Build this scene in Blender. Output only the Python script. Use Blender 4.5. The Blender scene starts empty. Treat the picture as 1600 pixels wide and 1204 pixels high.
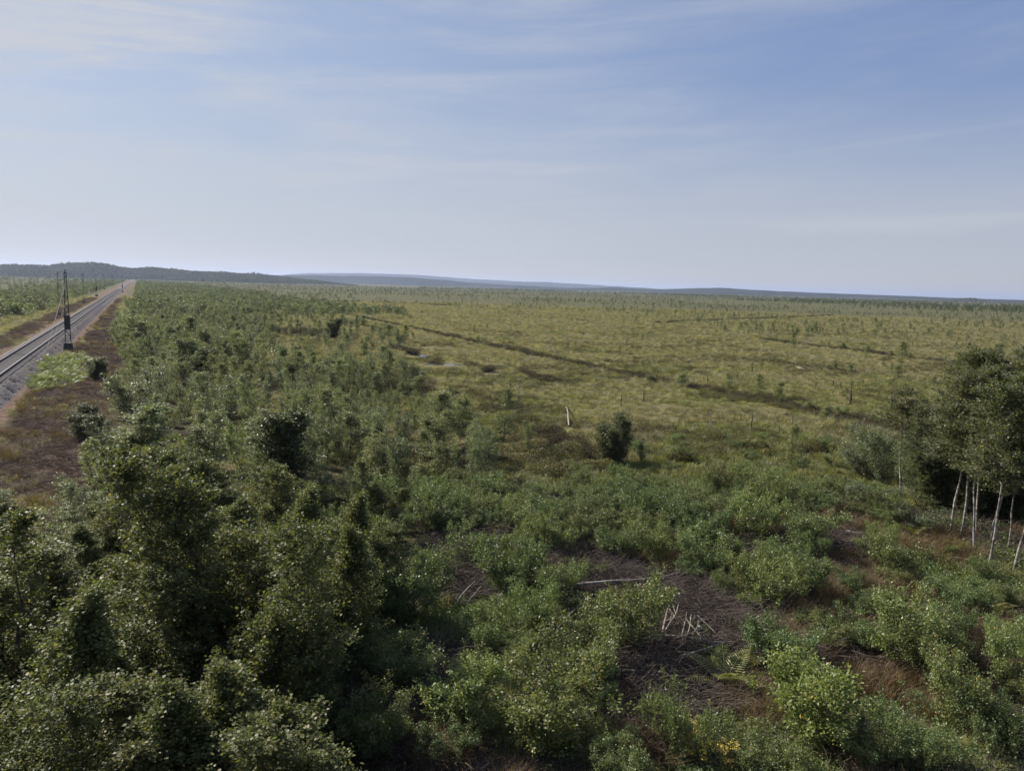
import bpy, math, random
import numpy as np
from mathutils import Matrix, Vector
R = math.radians
random.seed(7)
RNG = np.random.default_rng(11)
scene = bpy.context.scene
C = scene.collection

# ---------------------------------------------------------------- camera
CAMZ = 8.4
FPX = 1208.0                      # focal length in photo pixels (1600 wide)
PITCH, ROLL = R(7.26), math.atan(0.0275)
cp, sp, cr, sr = math.cos(PITCH), math.sin(PITCH), math.cos(ROLL), math.sin(ROLL)
F_ = np.array([0, cp, -sp]); h_ = np.array([1.0, 0, 0]); v_ = np.array([0, sp, cp])
R_ = cr*h_ + sr*v_; U_ = -sr*h_ + cr*v_
cam = bpy.data.cameras.new('camera'); cam.sensor_width = 36; cam.lens = FPX/1600*36
cam.clip_start = 0.5; cam.clip_end = 60000
co = bpy.data.objects.new('camera', cam); C.objects.link(co)
co.matrix_world = Matrix(((R_[0], U_[0], -F_[0], 0), (R_[1], U_[1], -F_[1], 0), (R_[2], U_[2], -F_[2], CAMZ), (0, 0, 0, 1)))
scene.camera = co

# ---------------------------------------------------------------- sky, sun, exposure
SUN_EL, SUN_AZ = 37.0, -58.0      # azimuth from +Y (view direction), negative = to the left
world = bpy.data.worlds.new('World'); scene.world = world; world.use_nodes = True
nt = world.node_tree; nt.nodes.clear()
def N(t, typ, **kw):
    n = t.nodes.new(typ)
    for k, v in kw.items(): setattr(n, k, v)
    return n
def setv(sock, v): sock.default_value = v
def math_n(t, op, a, b=None, clamp=False):
    n = N(t, 'ShaderNodeMath', operation=op); n.use_clamp = clamp
    for i, q in enumerate((a, b)):
        if q is None: continue
        if isinstance(q, (int, float)): n.inputs[i].default_value = q
        else: t.links.new(q, n.inputs[i])
    return n.outputs[0]
def mixc(t, f, a, b, mode='MIX'):
    n = N(t, 'ShaderNodeMix', data_type='RGBA', blend_type=mode)
    for i, q in ((0, f), (6, a), (7, b)):
        if isinstance(q, (int, float)): n.inputs[i].default_value = q
        elif isinstance(q, tuple): n.inputs[i].default_value = (*q, 1) if len(q) == 3 else q
        else: t.links.new(q, n.inputs[i])
    return n.outputs[2]
def maprange(t, v, a, b, c=0.0, d=1.0, smooth=True):
    n = N(t, 'ShaderNodeMapRange'); n.interpolation_type = 'SMOOTHSTEP' if smooth else 'LINEAR'
    t.links.new(v, n.inputs[0])
    for i, q in enumerate((a, b, c, d)): n.inputs[i+1].default_value = q
    return n.outputs[0]
def noise(t, vec, scale, detail=4, rough=0.55, dist=0.0):
    n = N(t, 'ShaderNodeTexNoise'); n.inputs['Scale'].default_value = scale
    n.inputs['Detail'].default_value = detail; n.inputs['Roughness'].default_value = rough
    n.inputs['Distortion'].default_value = dist
    if vec is not None: t.links.new(vec, n.inputs['Vector'])
    return n.outputs['Fac']
sky = N(nt, 'ShaderNodeTexSky', sky_type='NISHITA'); sky.sun_disc = False
sky.sun_elevation = R(SUN_EL); sky.sun_rotation = R(SUN_AZ)
sky.altitude = 100; sky.air_density = 1.0; sky.dust_density = 0.6; sky.ozone_density = 2.6
tc = N(nt, 'ShaderNodeTexCoord'); sep = N(nt, 'ShaderNodeSeparateXYZ'); nt.links.new(tc.outputs['Generated'], sep.inputs[0])
sx, sy, sz = sep.outputs
az = math_n(nt, 'ARCTAN2', sx, sy)            # 0 ahead, + right
el = math_n(nt, 'ARCSINE', sz)
cmb = N(nt, 'ShaderNodeCombineXYZ'); nt.links.new(az, cmb.inputs[0])
nt.links.new(math_n(nt, 'ADD', math_n(nt, 'MULTIPLY', el, 5.5), math_n(nt, 'MULTIPLY', az, -0.25)), cmb.inputs[1])
cv = cmb.outputs[0]
n1 = noise(nt, cv, 1.6, 7, 0.6, 0.6)
n2 = noise(nt, cv, 5.0, 6, 0.6, 0.3)
veil = maprange(nt, math_n(nt, 'ADD', math_n(nt, 'MULTIPLY', n1, 0.75), math_n(nt, 'MULTIPLY', n2, 0.25)), 0.36, 0.72)
# more veil towards the left and towards the horizon
side = maprange(nt, az, -0.8, 0.72, 1.0, 0.1)
low = maprange(nt, el, 0.0, 0.28, 1.0, 0.0)
cover = math_n(nt, 'MULTIPLY', veil, math_n(nt, 'ADD', math_n(nt, 'MULTIPLY', side, 0.75), 0.18))
def streak(a0, a1, e0, slope, width, amp):
    line = math_n(nt, 'ADD', e0, math_n(nt, 'MULTIPLY', az, slope))
    wob = math_n(nt, 'MULTIPLY', math_n(nt, 'SUBTRACT', n2, 0.5), width*2.4)
    d = math_n(nt, 'ABSOLUTE', math_n(nt, 'ADD', math_n(nt, 'SUBTRACT', el, line), wob))
    g = maprange(nt, d, 0.0, width, 1.0, 0.0)
    c, hw = (a0+a1)/2, (a1-a0)/2
    e = maprange(nt, math_n(nt, 'ABSOLUTE', math_n(nt, 'SUBTRACT', az, c)), hw*0.3, hw, 1.0, 0.0)
    return math_n(nt, 'MULTIPLY', math_n(nt, 'MULTIPLY', g, e), amp)
st = streak(-0.30, 0.20, 0.148, 0.00, 0.010, 0.42)
for a in ((-0.80, -0.30, 0.16, 0.03, 0.016, 0.30), (0.15, 0.75, 0.090, -0.01, 0.016, 0.30), (-0.9, -0.25, 0.33, 0.12, 0.06, 0.55),
          (0.0, 0.35, 0.19, 0.0, 0.012, 0.14), (-0.35, 0.0, 0.135, 0.0, 0.02, 0.20), (0.2, 0.9, 0.13, 0.10, 0.006, 0.12)):
    st = math_n(nt, 'ADD', st, streak(*a))
cmb2 = N(nt, 'ShaderNodeCombineXYZ'); nt.links.new(math_n(nt, 'MULTIPLY', az, 1.3), cmb2.inputs[0]); nt.links.new(math_n(nt, 'ADD', math_n(nt, 'MULTIPLY', el, 17.0), math_n(nt, 'MULTIPLY', az, -0.9)), cmb2.inputs[1])
fib = maprange(nt, noise(nt, cmb2.outputs[0], 2.2, 9, 0.68, 0.5), 0.34, 0.66, 0.6, 1.35)
cover = math_n(nt, 'ADD', math_n(nt, 'MULTIPLY', cover, fib), math_n(nt, 'MULTIPLY', st, math_n(nt, 'MULTIPLY', fib, 1.15)), True)
skyc = mixc(nt, 1.0, sky.outputs[0], (0.70, 0.64, 0.65), 'MULTIPLY')
skyc = mixc(nt, 0.6, skyc, mixc(nt, maprange(nt, az, -0.6, 0.62, 0.0, 1.0), (2.85, 3.50, 4.65), (1.42, 2.12, 3.95)))
skyc = mixc(nt, math_n(nt, 'MULTIPLY', low, 0.80), skyc, mixc(nt, maprange(nt, el, 0.0, 0.05, 1.0, 0.0), (3.68, 3.82, 4.0), (4.15, 3.95, 3.25)))
skyc = mixc(nt, math_n(nt, 'MULTIPLY', cover, 0.85), skyc, (4.0, 4.1, 4.4))
bg = N(nt, 'ShaderNodeBackground'); nt.links.new(skyc, bg.inputs[0]); bg.inputs[1].default_value = 0.085
ow = N(nt, 'ShaderNodeOutputWorld'); nt.links.new(bg.outputs[0], ow.inputs[0])
sl = bpy.data.lights.new('sun', 'SUN'); sl.energy = 4.6; sl.angle = R(0.53); sl.color = (1.0, 0.93, 0.82)
so = bpy.data.objects.new('sun', sl); C.objects.link(so); so.location = (-40, 40, 60)
sd = Vector((math.sin(R(SUN_AZ))*math.cos(R(SUN_EL)), math.cos(R(SUN_AZ))*math.cos(R(SUN_EL)), math.sin(R(SUN_EL))))
so.rotation_euler = (-sd).to_track_quat('-Z', 'Y').to_euler()
scene.view_settings.view_transform = 'Standard'; scene.view_settings.look = 'None'
scene.view_settings.exposure = 0.8; scene.view_settings.gamma = 1.0
cy = scene.cycles
cy.max_bounces = 5; cy.diffuse_bounces = 2; cy.glossy_bounces = 1; cy.transmission_bounces = 3; cy.volume_bounces = 1
cy.transparent_max_bounces = 4; cy.use_adaptive_sampling = True; cy.adaptive_threshold = 0.015
cy.use_denoising = True; cy.sample_clamp_indirect = 4

# ---------------------------------------------------------------- geometry helpers
def ray(x, y): return F_*FPX + R_*(x-800) - U_*(y-602)
def P(x, y, z=0.0):
    """ground point (height z) seen at photo pixel x, y"""
    d = ray(x, y); t = (z-CAMZ)/d[2]
    return np.array([d[0]*t, d[1]*t])
def ppm(x, y):
    """photo pixels per metre at the ground point seen at x, y"""
    g = P(x, y); dv = np.array([g[0], g[1], -CAMZ]); return FPX/float(dv @ F_)
def proj(pts):
    p = np.asarray(pts, float); d = p - np.array([0, 0, CAMZ]); z = d @ F_
    return np.stack([800 + FPX*(d @ R_)/z, 602 - FPX*(d @ U_)/z], 1)
def inpoly(pts, poly):
    x, y = pts[:, 0], pts[:, 1]; res = np.zeros(len(pts), bool); n = len(poly); j = n-1
    for i in range(n):
        xi, yi = poly[i]; xj, yj = poly[j]
        c = ((yi > y) != (yj > y)) & (x < (xj-xi)*(y-yi)/((yj-yi) or 1e-9) + xi)
        res ^= c; j = i
    return res
_perm = np.random.default_rng(3).random((256, 256))
def vnoise(x, y, s, o=0):
    x = np.asarray(x, float)/s + 17.3*o; y = np.asarray(y, float)/s + 9.1*o
    xi = np.floor(x).astype(int); yi = np.floor(y).astype(int); fx = x-xi; fy = y-yi
    fx = fx*fx*(3-2*fx); fy = fy*fy*(3-2*fy); g = lambda a, b: _perm[a & 255, b & 255]
    return (g(xi, yi)*(1-fx)+g(xi+1, yi)*fx)*(1-fy) + (g(xi, yi+1)*(1-fx)+g(xi+1, yi+1)*fx)*fy
def fbm(x, y, s, o=0, k=4):
    v = 0; a = 0.5
    for i in range(k): v = v + a*vnoise(x, y, s/2**i, o+i); a *= 0.5
    return v/(1-0.5**k)
def polydist(x, y, line):
    d = np.full(np.shape(x), 1e9)
    for (ax, ay), (bx, by) in zip(line[:-1], line[1:]):
        dx, dy = bx-ax, by-ay; t = np.clip(((x-ax)*dx+(y-ay)*dy)/(dx*dx+dy*dy+1e-9), 0, 1)
        d = np.minimum(d, np.hypot(x-ax-t*dx, y-ay-t*dy))
    return d
def mesh_np(name, verts, faces, mat, nper=None):
    """faces: (n, k) int array"""
    me = bpy.data.meshes.new(name); verts = np.asarray(verts, np.float32); faces = np.asarray(faces, np.int32)
    k = faces.shape[1]; n = len(faces)
    me.vertices.add(len(verts)); me.vertices.foreach_set('co', verts.ravel())
    me.loops.add(n*k); me.loops.foreach_set('vertex_index', faces.ravel())
    me.polygons.add(n); me.polygons.foreach_set('loop_start', np.arange(0, n*k, k, dtype=np.int32))
    try: me.polygons.foreach_set('loop_total', np.full(n, k, dtype=np.int32))
    except Exception: pass
    me.update(calc_edges=True)
    for m in (mat if isinstance(mat, (list, tuple)) else [mat]): me.materials.append(m)
    return me
def link(name, me, parent=None, loc=None, rz=0.0, sc=None):
    o = bpy.data.objects.new(name, me); C.objects.link(o)
    if parent is not None: o.parent = parent
    if loc is not None: o.location = loc
    o.rotation_euler = (0, 0, rz)
    if sc is not None: o.scale = sc
    return o
def tag(o, label=None, cat=None, group=None, kind=None):
    if label: o['label'] = label
    if cat: o['category'] = cat
    if group: o['group'] = group
    if kind: o['kind'] = kind
    return o

# ---------------------------------------------------------------- materials
def mat_new(name):
    m = bpy.data.materials.new(name); m.use_nodes = True; t = m.node_tree; t.nodes.clear()
    o = N(t, 'ShaderNodeOutputMaterial'); return m, t, o
def leaf_mat(name, c1, c2, trans=0.35, accent=(0.30, 0.22, 0.03), acc=0.03, rough=0.50, spec=0.40, tint=0.16, k_=(1.55, 1.30, 1.0)):
    m, t, o = mat_new(name)
    g = N(t, 'ShaderNodeNewGeometry'); rp = g.outputs['Random Per Island']
    oi = N(t, 'ShaderNodeObjectInfo')
    c1 = tuple(a*b for a, b in zip(c1, k_)); c2 = tuple(a*b for a, b in zip(c2, k_))
    col = mixc(t, rp, c1, c2)
    col = mixc(t, math_n(t, 'GREATER_THAN', rp, 1-acc), col, accent)
    hs = N(t, 'ShaderNodeHueSaturation')
    t.links.new(maprange(t, oi.outputs['Random'], 0, 1, 0.482, 0.512, False), hs.inputs['Hue'])
    t.links.new(maprange(t, math_n(t, 'FRACT', math_n(t, 'MULTIPLY', oi.outputs['Random'], 7.31)), 0, 1, 1-tint, 1+tint, False), hs.inputs['Value'])
    hs.inputs['Saturation'].default_value = 0.84
    t.links.new(col, hs.inputs['Color']); col = hs.outputs[0]
    p = N(t, 'ShaderNodeBsdfPrincipled'); t.links.new(col, p.inputs['Base Color'])
    p.inputs['Roughness'].default_value = rough; p.inputs['Specular IOR Level'].default_value = spec
    tr = N(t, 'ShaderNodeBsdfTranslucent'); t.links.new(mixc(t, 1.0, col, (1.5, 1.55, 0.7), 'MULTIPLY'), tr.inputs[0])
    mx = N(t, 'ShaderNodeMixShader'); mx.inputs[0].default_value = trans
    t.links.new(p.outputs[0], mx.inputs[1]); t.links.new(tr.outputs[0], mx.inputs[2]); t.links.new(mx.outputs[0], o.inputs[0])
    return m
def simple_mat(name, c1, c2, scale=4.0, rough=0.8, metal=0.0, spec=0.3, bump=0.0, stretch=None):
    m, t, o = mat_new(name); tc = N(t, 'ShaderNodeTexCoord'); vec = tc.outputs['Object']
    if stretch:
        mp = N(t, 'ShaderNodeMapping'); mp.inputs['Scale'].default_value = stretch; t.links.new(vec, mp.inputs[0]); vec = mp.outputs[0]
    n = noise(t, vec, scale, 5, 0.6); col = mixc(t, maprange(t, n, 0.35, 0.65), c1, c2)
    p = N(t, 'ShaderNodeBsdfPrincipled'); t.links.new(col, p.inputs['Base Color'])
    p.inputs['Roughness'].default_value = rough; p.inputs['Metallic'].default_value = metal; p.inputs['Specular IOR Level'].default_value = spec
    if bump:
        b = N(t, 'ShaderNodeBump'); b.inputs['Strength'].default_value = bump; b.inputs['Distance'].default_value = 0.05
        t.links.new(n, b.inputs['Height']); t.links.new(b.outputs[0], p.inputs['Normal'])
    t.links.new(p.outputs[0], o.inputs[0]); return m
M = {}
M['birch'] = leaf_mat('birch_leaf', (0.070, 0.098, 0.042), (0.150, 0.180, 0.085), acc=0.03, k_=(1.38, 1.32, 1.15))
M['birch_pale'] = leaf_mat('pale_birch_leaf', (0.085, 0.112, 0.045), (0.170, 0.195, 0.085), acc=0.04, k_=(1.35, 1.28, 1.1))
M['shrub'] = leaf_mat('shrub_leaf', (0.045, 0.076, 0.026), (0.100, 0.145, 0.052), acc=0.02, k_=(1.42, 1.36, 1.0), trans=0.26, rough=0.45)
M['shrub_olive'] = leaf_mat('olive_shrub_leaf', (0.050, 0.075, 0.022), (0.112, 0.142, 0.046), acc=0.04, k_=(1.42, 1.34, 1.0), trans=0.26)
M['shrub_light'] = leaf_mat('light_shrub_leaf', (0.062, 0.105, 0.032), (0.125, 0.175, 0.062), acc=0.02, k_=(1.5, 1.36, 1.0), trans=0.28, rough=0.45)
M['willow'] = leaf_mat('willow_leaf', (0.060, 0.082, 0.045), (0.140, 0.160, 0.095), k_=(1.25, 1.25, 1.2), acc=0.02, rough=0.46, spec=0.5)
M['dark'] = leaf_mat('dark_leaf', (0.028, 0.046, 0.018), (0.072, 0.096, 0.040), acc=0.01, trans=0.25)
M['bright'] = leaf_mat('bright_leaf', (0.062, 0.108, 0.022), (0.125, 0.180, 0.045), acc=0.03)
M['near'] = leaf_mat('near_tree_leaf', (0.040, 0.062, 0.019), (0.104, 0.136, 0.044), acc=0.06, accent=(0.22, 0.18, 0.05), rough=0.5, spec=0.28)
M['tall'] = leaf_mat('tall_birch_leaf', (0.034, 0.054, 0.022), (0.080, 0.104, 0.044), acc=0.015, rough=0.5)
M['fern'] = leaf_mat('fern_frond', (0.110, 0.140, 0.026), (0.190, 0.215, 0.055), acc=0.05)
M['palefern'] = leaf_mat('pale_fern_frond', (0.10, 0.130, 0.050), (0.20, 0.235, 0.125), acc=0.05, k_=(1.1, 1.1, 1.0))
M['grass'] = leaf_mat('bog_grass', (0.165, 0.150, 0.062), (0.32, 0.285, 0.155), acc=0.12, accent=(0.36, 0.26, 0.15), spec=0.25, rough=0.6, tint=0.25, k_=(0.98, 1.02, 1.05))
M['greengrass'] = leaf_mat('green_grass', (0.105, 0.125, 0.032), (0.220, 0.235, 0.080), acc=0.10, accent=(0.30, 0.24, 0.12), spec=0.3, rough=0.55, tint=0.25, k_=(1.1, 1.05, 1.0))
M['heather'] = leaf_mat('heather', (0.040, 0.028, 0.020), (0.090, 0.068, 0.045), acc=0.35, accent=(0.06, 0.07, 0.025), trans=0.1, spec=0.2, rough=0.7)
M['rust'] = leaf_mat('rusty_sedge', (0.075, 0.058, 0.036), (0.150, 0.112, 0.072), acc=0.15, accent=(0.12, 0.12, 0.03), trans=0.25, spec=0.2, rough=0.7)
M['bush'] = leaf_mat('low_bog_shrub', (0.050, 0.062, 0.020), (0.100, 0.110, 0.034), acc=0.12, accent=(0.11, 0.07, 0.03), trans=0.25, spec=0.3)
M['flower'] = leaf_mat('yellow_petal', (0.55, 0.42, 0.02), (0.70, 0.55, 0.03), acc=0.0, tint=0.05, k_=(1, 1, 1))
M['twig'] = simple_mat('dead_twig', (0.045, 0.034, 0.028), (0.130, 0.100, 0.084), 1.2)
M['redtwig'] = simple_mat('reddish_dead_twig', (0.085, 0.055, 0.040), (0.240, 0.165, 0.120), 1.2)
M['palewood'] = simple_mat('bleached_wood', (0.17, 0.145, 0.125), (0.36, 0.325, 0.285), 6, stretch=(1, 1, 0.3))
M['darkwood'] = simple_mat('dark_dead_wood', (0.03, 0.024, 0.02), (0.085, 0.07, 0.058), 8)
M['bark'] = simple_mat('brown_bark', (0.045, 0.035, 0.028), (0.11, 0.09, 0.072), 10)
M['birchbark'] = simple_mat('white_birch_bark', (0.08, 0.068, 0.058), (0.36, 0.33, 0.30), 2.2, stretch=(1, 1, 2.5))
M['steel'] = simple_mat('dark_steel', (0.02, 0.021, 0.023), (0.05, 0.05, 0.052), 5, 0.5, 0.3)
M['wire'] = simple_mat('pale_wire', (0.42, 0.38, 0.30), (0.55, 0.5, 0.4), 5, 0.5, 0.2)
M['rail'] = simple_mat('rail_steel', (0.30, 0.29, 0.28), (0.48, 0.46, 0.45), 2, 0.28, 0.85)
M['railside'] = simple_mat('rusty_rail_web', (0.06, 0.04, 0.03), (0.11, 0.075, 0.055), 5, 0.8)
M['sleeper'] = simple_mat('concrete_sleeper', (0.13, 0.115, 0.108), (0.21, 0.188, 0.178), 3, 0.85)
M['conc'] = simple_mat('tarred_concrete', (0.035, 0.033, 0.032), (0.075, 0.07, 0.067), 4, 0.8)

# ---------------------------------------------------------------- layout data
tv = ray(215, 432); TDIR = np.array([tv[0], tv[1]]); TDIR = TDIR/np.linalg.norm(TDIR)
TN = np.array([TDIR[1], -TDIR[0]])              # to the right of the track
ZR = 0.95
T0 = P(0, 572, ZR)
def track_lat(x, y): return (x-T0[0])*TN[0] + (y-T0[1])*TN[1]
def track_along(x, y): return (x-T0[0])*TDIR[0] + (y-T0[1])*TDIR[1]
GAUGE = abs(track_lat(*P(0, 583, ZR)) - track_lat(*P(0, 562, ZR)))
print('gauge', GAUGE, 'camera lat', track_lat(0, 0))
def pl(*pts): return [tuple(P(*p)) for p in pts]
DITCH = [
    (pl((690, 522), (740, 534), (800, 546), (870, 562), (950, 578), (1010, 590), (1075, 601), (1120, 613), (1180, 624), (1240, 637), (1300, 650), (1345, 658), (1400, 674), (1500, 700)), 0.85),
    (pl((1180, 561), (1240, 571), (1300, 577), (1350, 587), (1420, 593), (1480, 602)), 0.5),
    (pl((1195, 531), (1260, 540), (1330, 547), (1400, 556), (1480, 566), (1560, 575)), 0.55),
    (pl((430, 476), (500, 486), (560, 496), (600, 504), (640, 512), (690, 522)), 0.4),
    (pl((300, 470), (420, 474), (560, 472), (700, 478)), 0.4),
    (pl((1010, 505), (1150, 500), (1300, 494)), 0.4),
    (pl((610, 545), (640, 549), (668, 556)), 1.1), (pl((676, 563), (700, 568), (730, 568)), 1.0), (pl((760, 574), (772, 580)), 0.9),
    (pl((815, 578), (840, 590), (862, 597)), 0.9),
]
POOLS = [(653, 553, 1.5, 0.75), (693, 567, 1.9, 0.9), (767, 579, 0.9, 0.55)]
HEATH = [(590, 600, 5.0), (560, 620, 4.0), (620, 612, 3.0), (880, 690, 1.5), (905, 705, 1.3), (925, 712, 1.0), (850, 675, 1.4), (800, 660, 1.0), (1130, 745, 1.0), (440, 600, 5), (330, 500, 12), (450, 520, 9), (700, 715, 1.4), (780, 640, 2),
         (745, 760, 1.3), (650, 730, 1.2)]
RUST = [(1050, 800, 1.0), (1440, 862, 1.5), (1480, 868, 1.1), (1390, 852, 0.9), (1270, 965, 1.3), (1330, 905, 1.2), (1510, 985, 1.0), (1240, 1010, 1.0), (1540, 1010, 0.9), (950, 1100, .5), (1300, 870, .8), (1180, 1120, 0.7), (700, 1170, .8), (1000, 1180, .7)]
BRASH0 = [(730, 930, 1.0), (905, 925, 1.5), (960, 900, 1.7), (1050, 925, 1.8), (1075, 965, 1.4), (1030, 1030, 1.4), (985, 1040, 1.3), (1080, 1080, 1.1), (1000, 1110, 1.3), (1020, 1150, 1.1), (700, 1030, .8), (740, 1060, .8), (1130, 1010, 1.0),
         (830, 1060, .6), (1150, 960, .9), (880, 960, .8), (940, 870, 1.0), (690, 720, 1.0), (740, 780, 1.1)]
BRASH = [(a, b, r*.70) for a, b, r in BRASH0]
GREENZ = pl((600, 800), (760, 740), (900, 735), (1000, 720), (1060, 660), (1180, 660), (1330, 690), (1450, 720), (1600, 740), (1600, 860), (1000, 860), (600, 860))
def blobs(x, y, L):
    v = np.zeros(np.shape(x))
    for a, b, r in L:
        g = P(a, b); d = np.hypot(x-g[0], y-g[1])/r
        v = np.maximum(v, np.clip(1.25-d, 0, 1))
    return v
def heath_f(x, y):
    v = blobs(x, y, HEATH)
    v = v*(0.3+1.2*fbm(x, y, 2.5, 5))
    for line, w in DITCH: v = np.maximum(v, np.clip(1.5-polydist(x, y, line)/(w*(.1+1.5*fbm(x, y, 5, 66))), 0, 1))
    return np.clip(v, 0, 1)
def cut_f(x, y):
    """brown cleared verge beside the railway"""
    l = track_lat(x, y); al = track_along(x, y)
    w = 8.8 - 3.6*np.clip((al-30)/130, 0, 1) + 1.6*(fbm(x, y, 14, 2)-0.5)*2
    right = np.clip((w-l)/1.2, 0, 1)*np.clip((l+7.2+(fbm(x, y, 9, 7)-.5)*2)/1.0, 0, 1)
    return right
def hgt(x, y):
    x = np.asarray(x, float); y = np.asarray(y, float); r = np.hypot(x, y)
    near = np.clip(1.4-r/160, 0, 1)
    z = near*(0.34*(fbm(x, y, 6.0, 1)-0.5) + 0.16*(fbm(x, y, 1.3, 4, 3)-0.5)) + 0.9*(fbm(x, y, 90, 3)-0.5)*np.clip(r/220-0.3, 0, 1)
    for line, w in DITCH[:9]: z = z - 0.30*np.clip(1-polydist(x, y, line)/(w*0.9), 0, 1)
    for a, b, rx, ry in POOLS:
        g = P(a, b); z = z - 0.35*np.clip(1.3-np.hypot((x-g[0])/rx/1.1, (y-g[1])/ry/1.6), 0, 1)
    l = np.abs(track_lat(x, y)); c = np.clip((9-l)/3, 0, 1)
    return z*(1-c)
def gz(p): return float(hgt(p[0], p[1]))

# ---------------------------------------------------------------- ground sheet
def ground():
    ang = np.concatenate([np.linspace(-180, -62, 60, endpoint=False), np.linspace(-62, 62, 860), np.linspace(62, 180, 60)[1:-1]])*math.pi/180
    rad = np.concatenate([[0.0], np.geomspace(3, 220, 340), np.geomspace(222, 30000, 110)])
    A, Rr = np.meshgrid(ang, rad); x = (np.sin(A)*Rr); y = (np.cos(A)*Rr)
    z = hgt(x, y)
    v = np.stack([x.ravel(), y.ravel(), z.ravel()], 1); na, nr = len(ang), len(rad)
    i, j = np.meshgrid(np.arange(nr-1), np.arange(na), indexing='ij'); j2 = (j+1) % na
    f = np.stack([i*na+j, i*na+j2, (i+1)*na+j2, (i+1)*na+j], -1).reshape(-1, 4)
    m, t, o = mat_new('bog_ground')
    def att(n): a = N(t, 'ShaderNodeAttribute'); a.attribute_name = n; return a.outputs['Fac']
    tc = N(t, 'ShaderNodeTexCoord'); vec = tc.outputs['Object']
    sepp = N(t, 'ShaderNodeSeparateXYZ'); t.links.new(vec, sepp.inputs[0])
    nA = noise(t, vec, 0.02, 6, 0.6); nB = noise(t, vec, 0.22, 6, 0.65); nC = noise(t, vec, 2.2, 6, 0.7); nD = noise(t, vec, 0.07, 5, 0.6, 0.8)
    base = mixc(t, maprange(t, nB, 0.35, 0.65), (0.090, 0.083, 0.030), (0.160, 0.138, 0.058))
    base = mixc(t, maprange(t, nD, 0.48, 0.62, 0, 0.7), base, (0.155, 0.105, 0.038))
    base = mixc(t, maprange(t, nA, 0.42, 0.60, 0, 0.5), base, (0.095, 0.100, 0.036))
    base = mixc(t, maprange(t, nC, 0.44, 0.60, 0, 0.7), base, (0.21, 0.180, 0.090))
    base = mixc(t, maprange(t, nC, 0.50, 0.36, 0, 0.6), base, (0.055, 0.050, 0.018))
    base = mixc(t, att('ochre'), base, (0.165, 0.125, 0.050))
    base = mixc(t, att('far'), base, mixc(t, nB, (0.060, 0.065, 0.032), (0.105, 0.100, 0.050)))
    base = mixc(t, att('leftbelt'), base, mixc(t, nC, (0.045, 0.055, 0.022), (0.100, 0.105, 0.040)))
    base = mixc(t, att('green'), base, mixc(t, nC, (0.04, 0.055, 0.016), (0.09, 0.10, 0.03)))
    soil = mixc(t, maprange(t, nC, 0.35, 0.65), (0.022, 0.017, 0.013), (0.060, 0.043, 0.032))
    base = mixc(t, att('soil'), base, soil)
    hb = mixc(t, maprange(t, nC, 0.4, 0.6), (0.028, 0.019, 0.014), (0.062, 0.043, 0.030))
    base = mixc(t, att('thick'), base, mixc(t, nC, (0.022, 0.024, 0.012), (0.060, 0.055, 0.026)))  # thicket ground coloured darker, standing in for the shadows between the trees
    base = mixc(t, att('heath'), base, hb)
    cb = mixc(t, maprange(t, nC, 0.35, 0.65), (0.075, 0.050, 0.036), (0.200, 0.135, 0.095))
    cb = mixc(t, maprange(t, nB, 0.50, 0.66, 0, 0.6), cb, (0.080, 0.072, 0.032))
    base = mixc(t, att('cut'), base, cb)
    p = N(t, 'ShaderNodeBsdfPrincipled'); t.links.new(base, p.inputs['Base Color']); p.inputs['Roughness'].default_value = 0.95
    p.inputs['Specular IOR Level'].default_value = 0.1
    bm_ = N(t, 'ShaderNodeBump'); bm_.inputs['Strength'].default_value = 0.9; bm_.inputs['Distance'].default_value = 0.25
    t.links.new(math_n(t, 'ADD', nC, math_n(t, 'MULTIPLY', nB, 2.0)), bm_.inputs['Height']); t.links.new(bm_.outputs[0], p.inputs['Normal'])
    t.links.new(p.outputs[0], o.inputs[0])
    me = mesh_np('ground', v, f, m)
    X, Y = v[:, 0], v[:, 1]; r = np.hypot(X, Y)
    fore = inpoly(proj(v + [0, 0, 0]), [(-300, 640), (140, 640), (420, 560), (600, 600), (700, 690), (950, 730), (1150, 760), (1400, 790), (1900, 830), (1900, 3000), (-300, 3000)]) & (Y > 1) | ((r < 14) & (Y > -30))
    attrs = {
        'far': np.clip((r-130)/350, 0, .85), 'leftbelt': (np.clip((-track_lat(X, Y)-7.5)/2, 0, .7)*(Y > 0)*(.4+fbm(X, Y, 12, 44))),
        'ochre': np.clip((X/np.maximum(Y, 1)-0.15)*1.6, 0, 1)*np.clip((r-60)/160, 0, 1)*(Y > 0)*(0.5+fbm(X, Y, 40, 9)*.7),
        'green': inpoly(v[:, :2], GREENZ)*0.8, 'soil': fore*np.clip(0.25+1.2*(fbm(X, Y, 2.5, 11)-0.15), 0, 1),
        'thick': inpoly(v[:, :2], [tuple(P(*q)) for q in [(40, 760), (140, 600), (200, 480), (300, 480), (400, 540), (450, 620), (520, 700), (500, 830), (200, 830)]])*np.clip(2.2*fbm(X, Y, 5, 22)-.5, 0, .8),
        'heath': heath_f(X, Y), 'cut': cut_f(X, Y),
    }
    for k, a in attrs.items():
        q = me.attributes.new(k, 'FLOAT', 'POINT'); q.data.foreach_set('value', np.clip(a, 0, 1).astype(np.float32))
    me.polygons.foreach_set('use_smooth', np.ones(len(f), bool))
    tag(link('ground', me), kind='structure')
ground()

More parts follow.
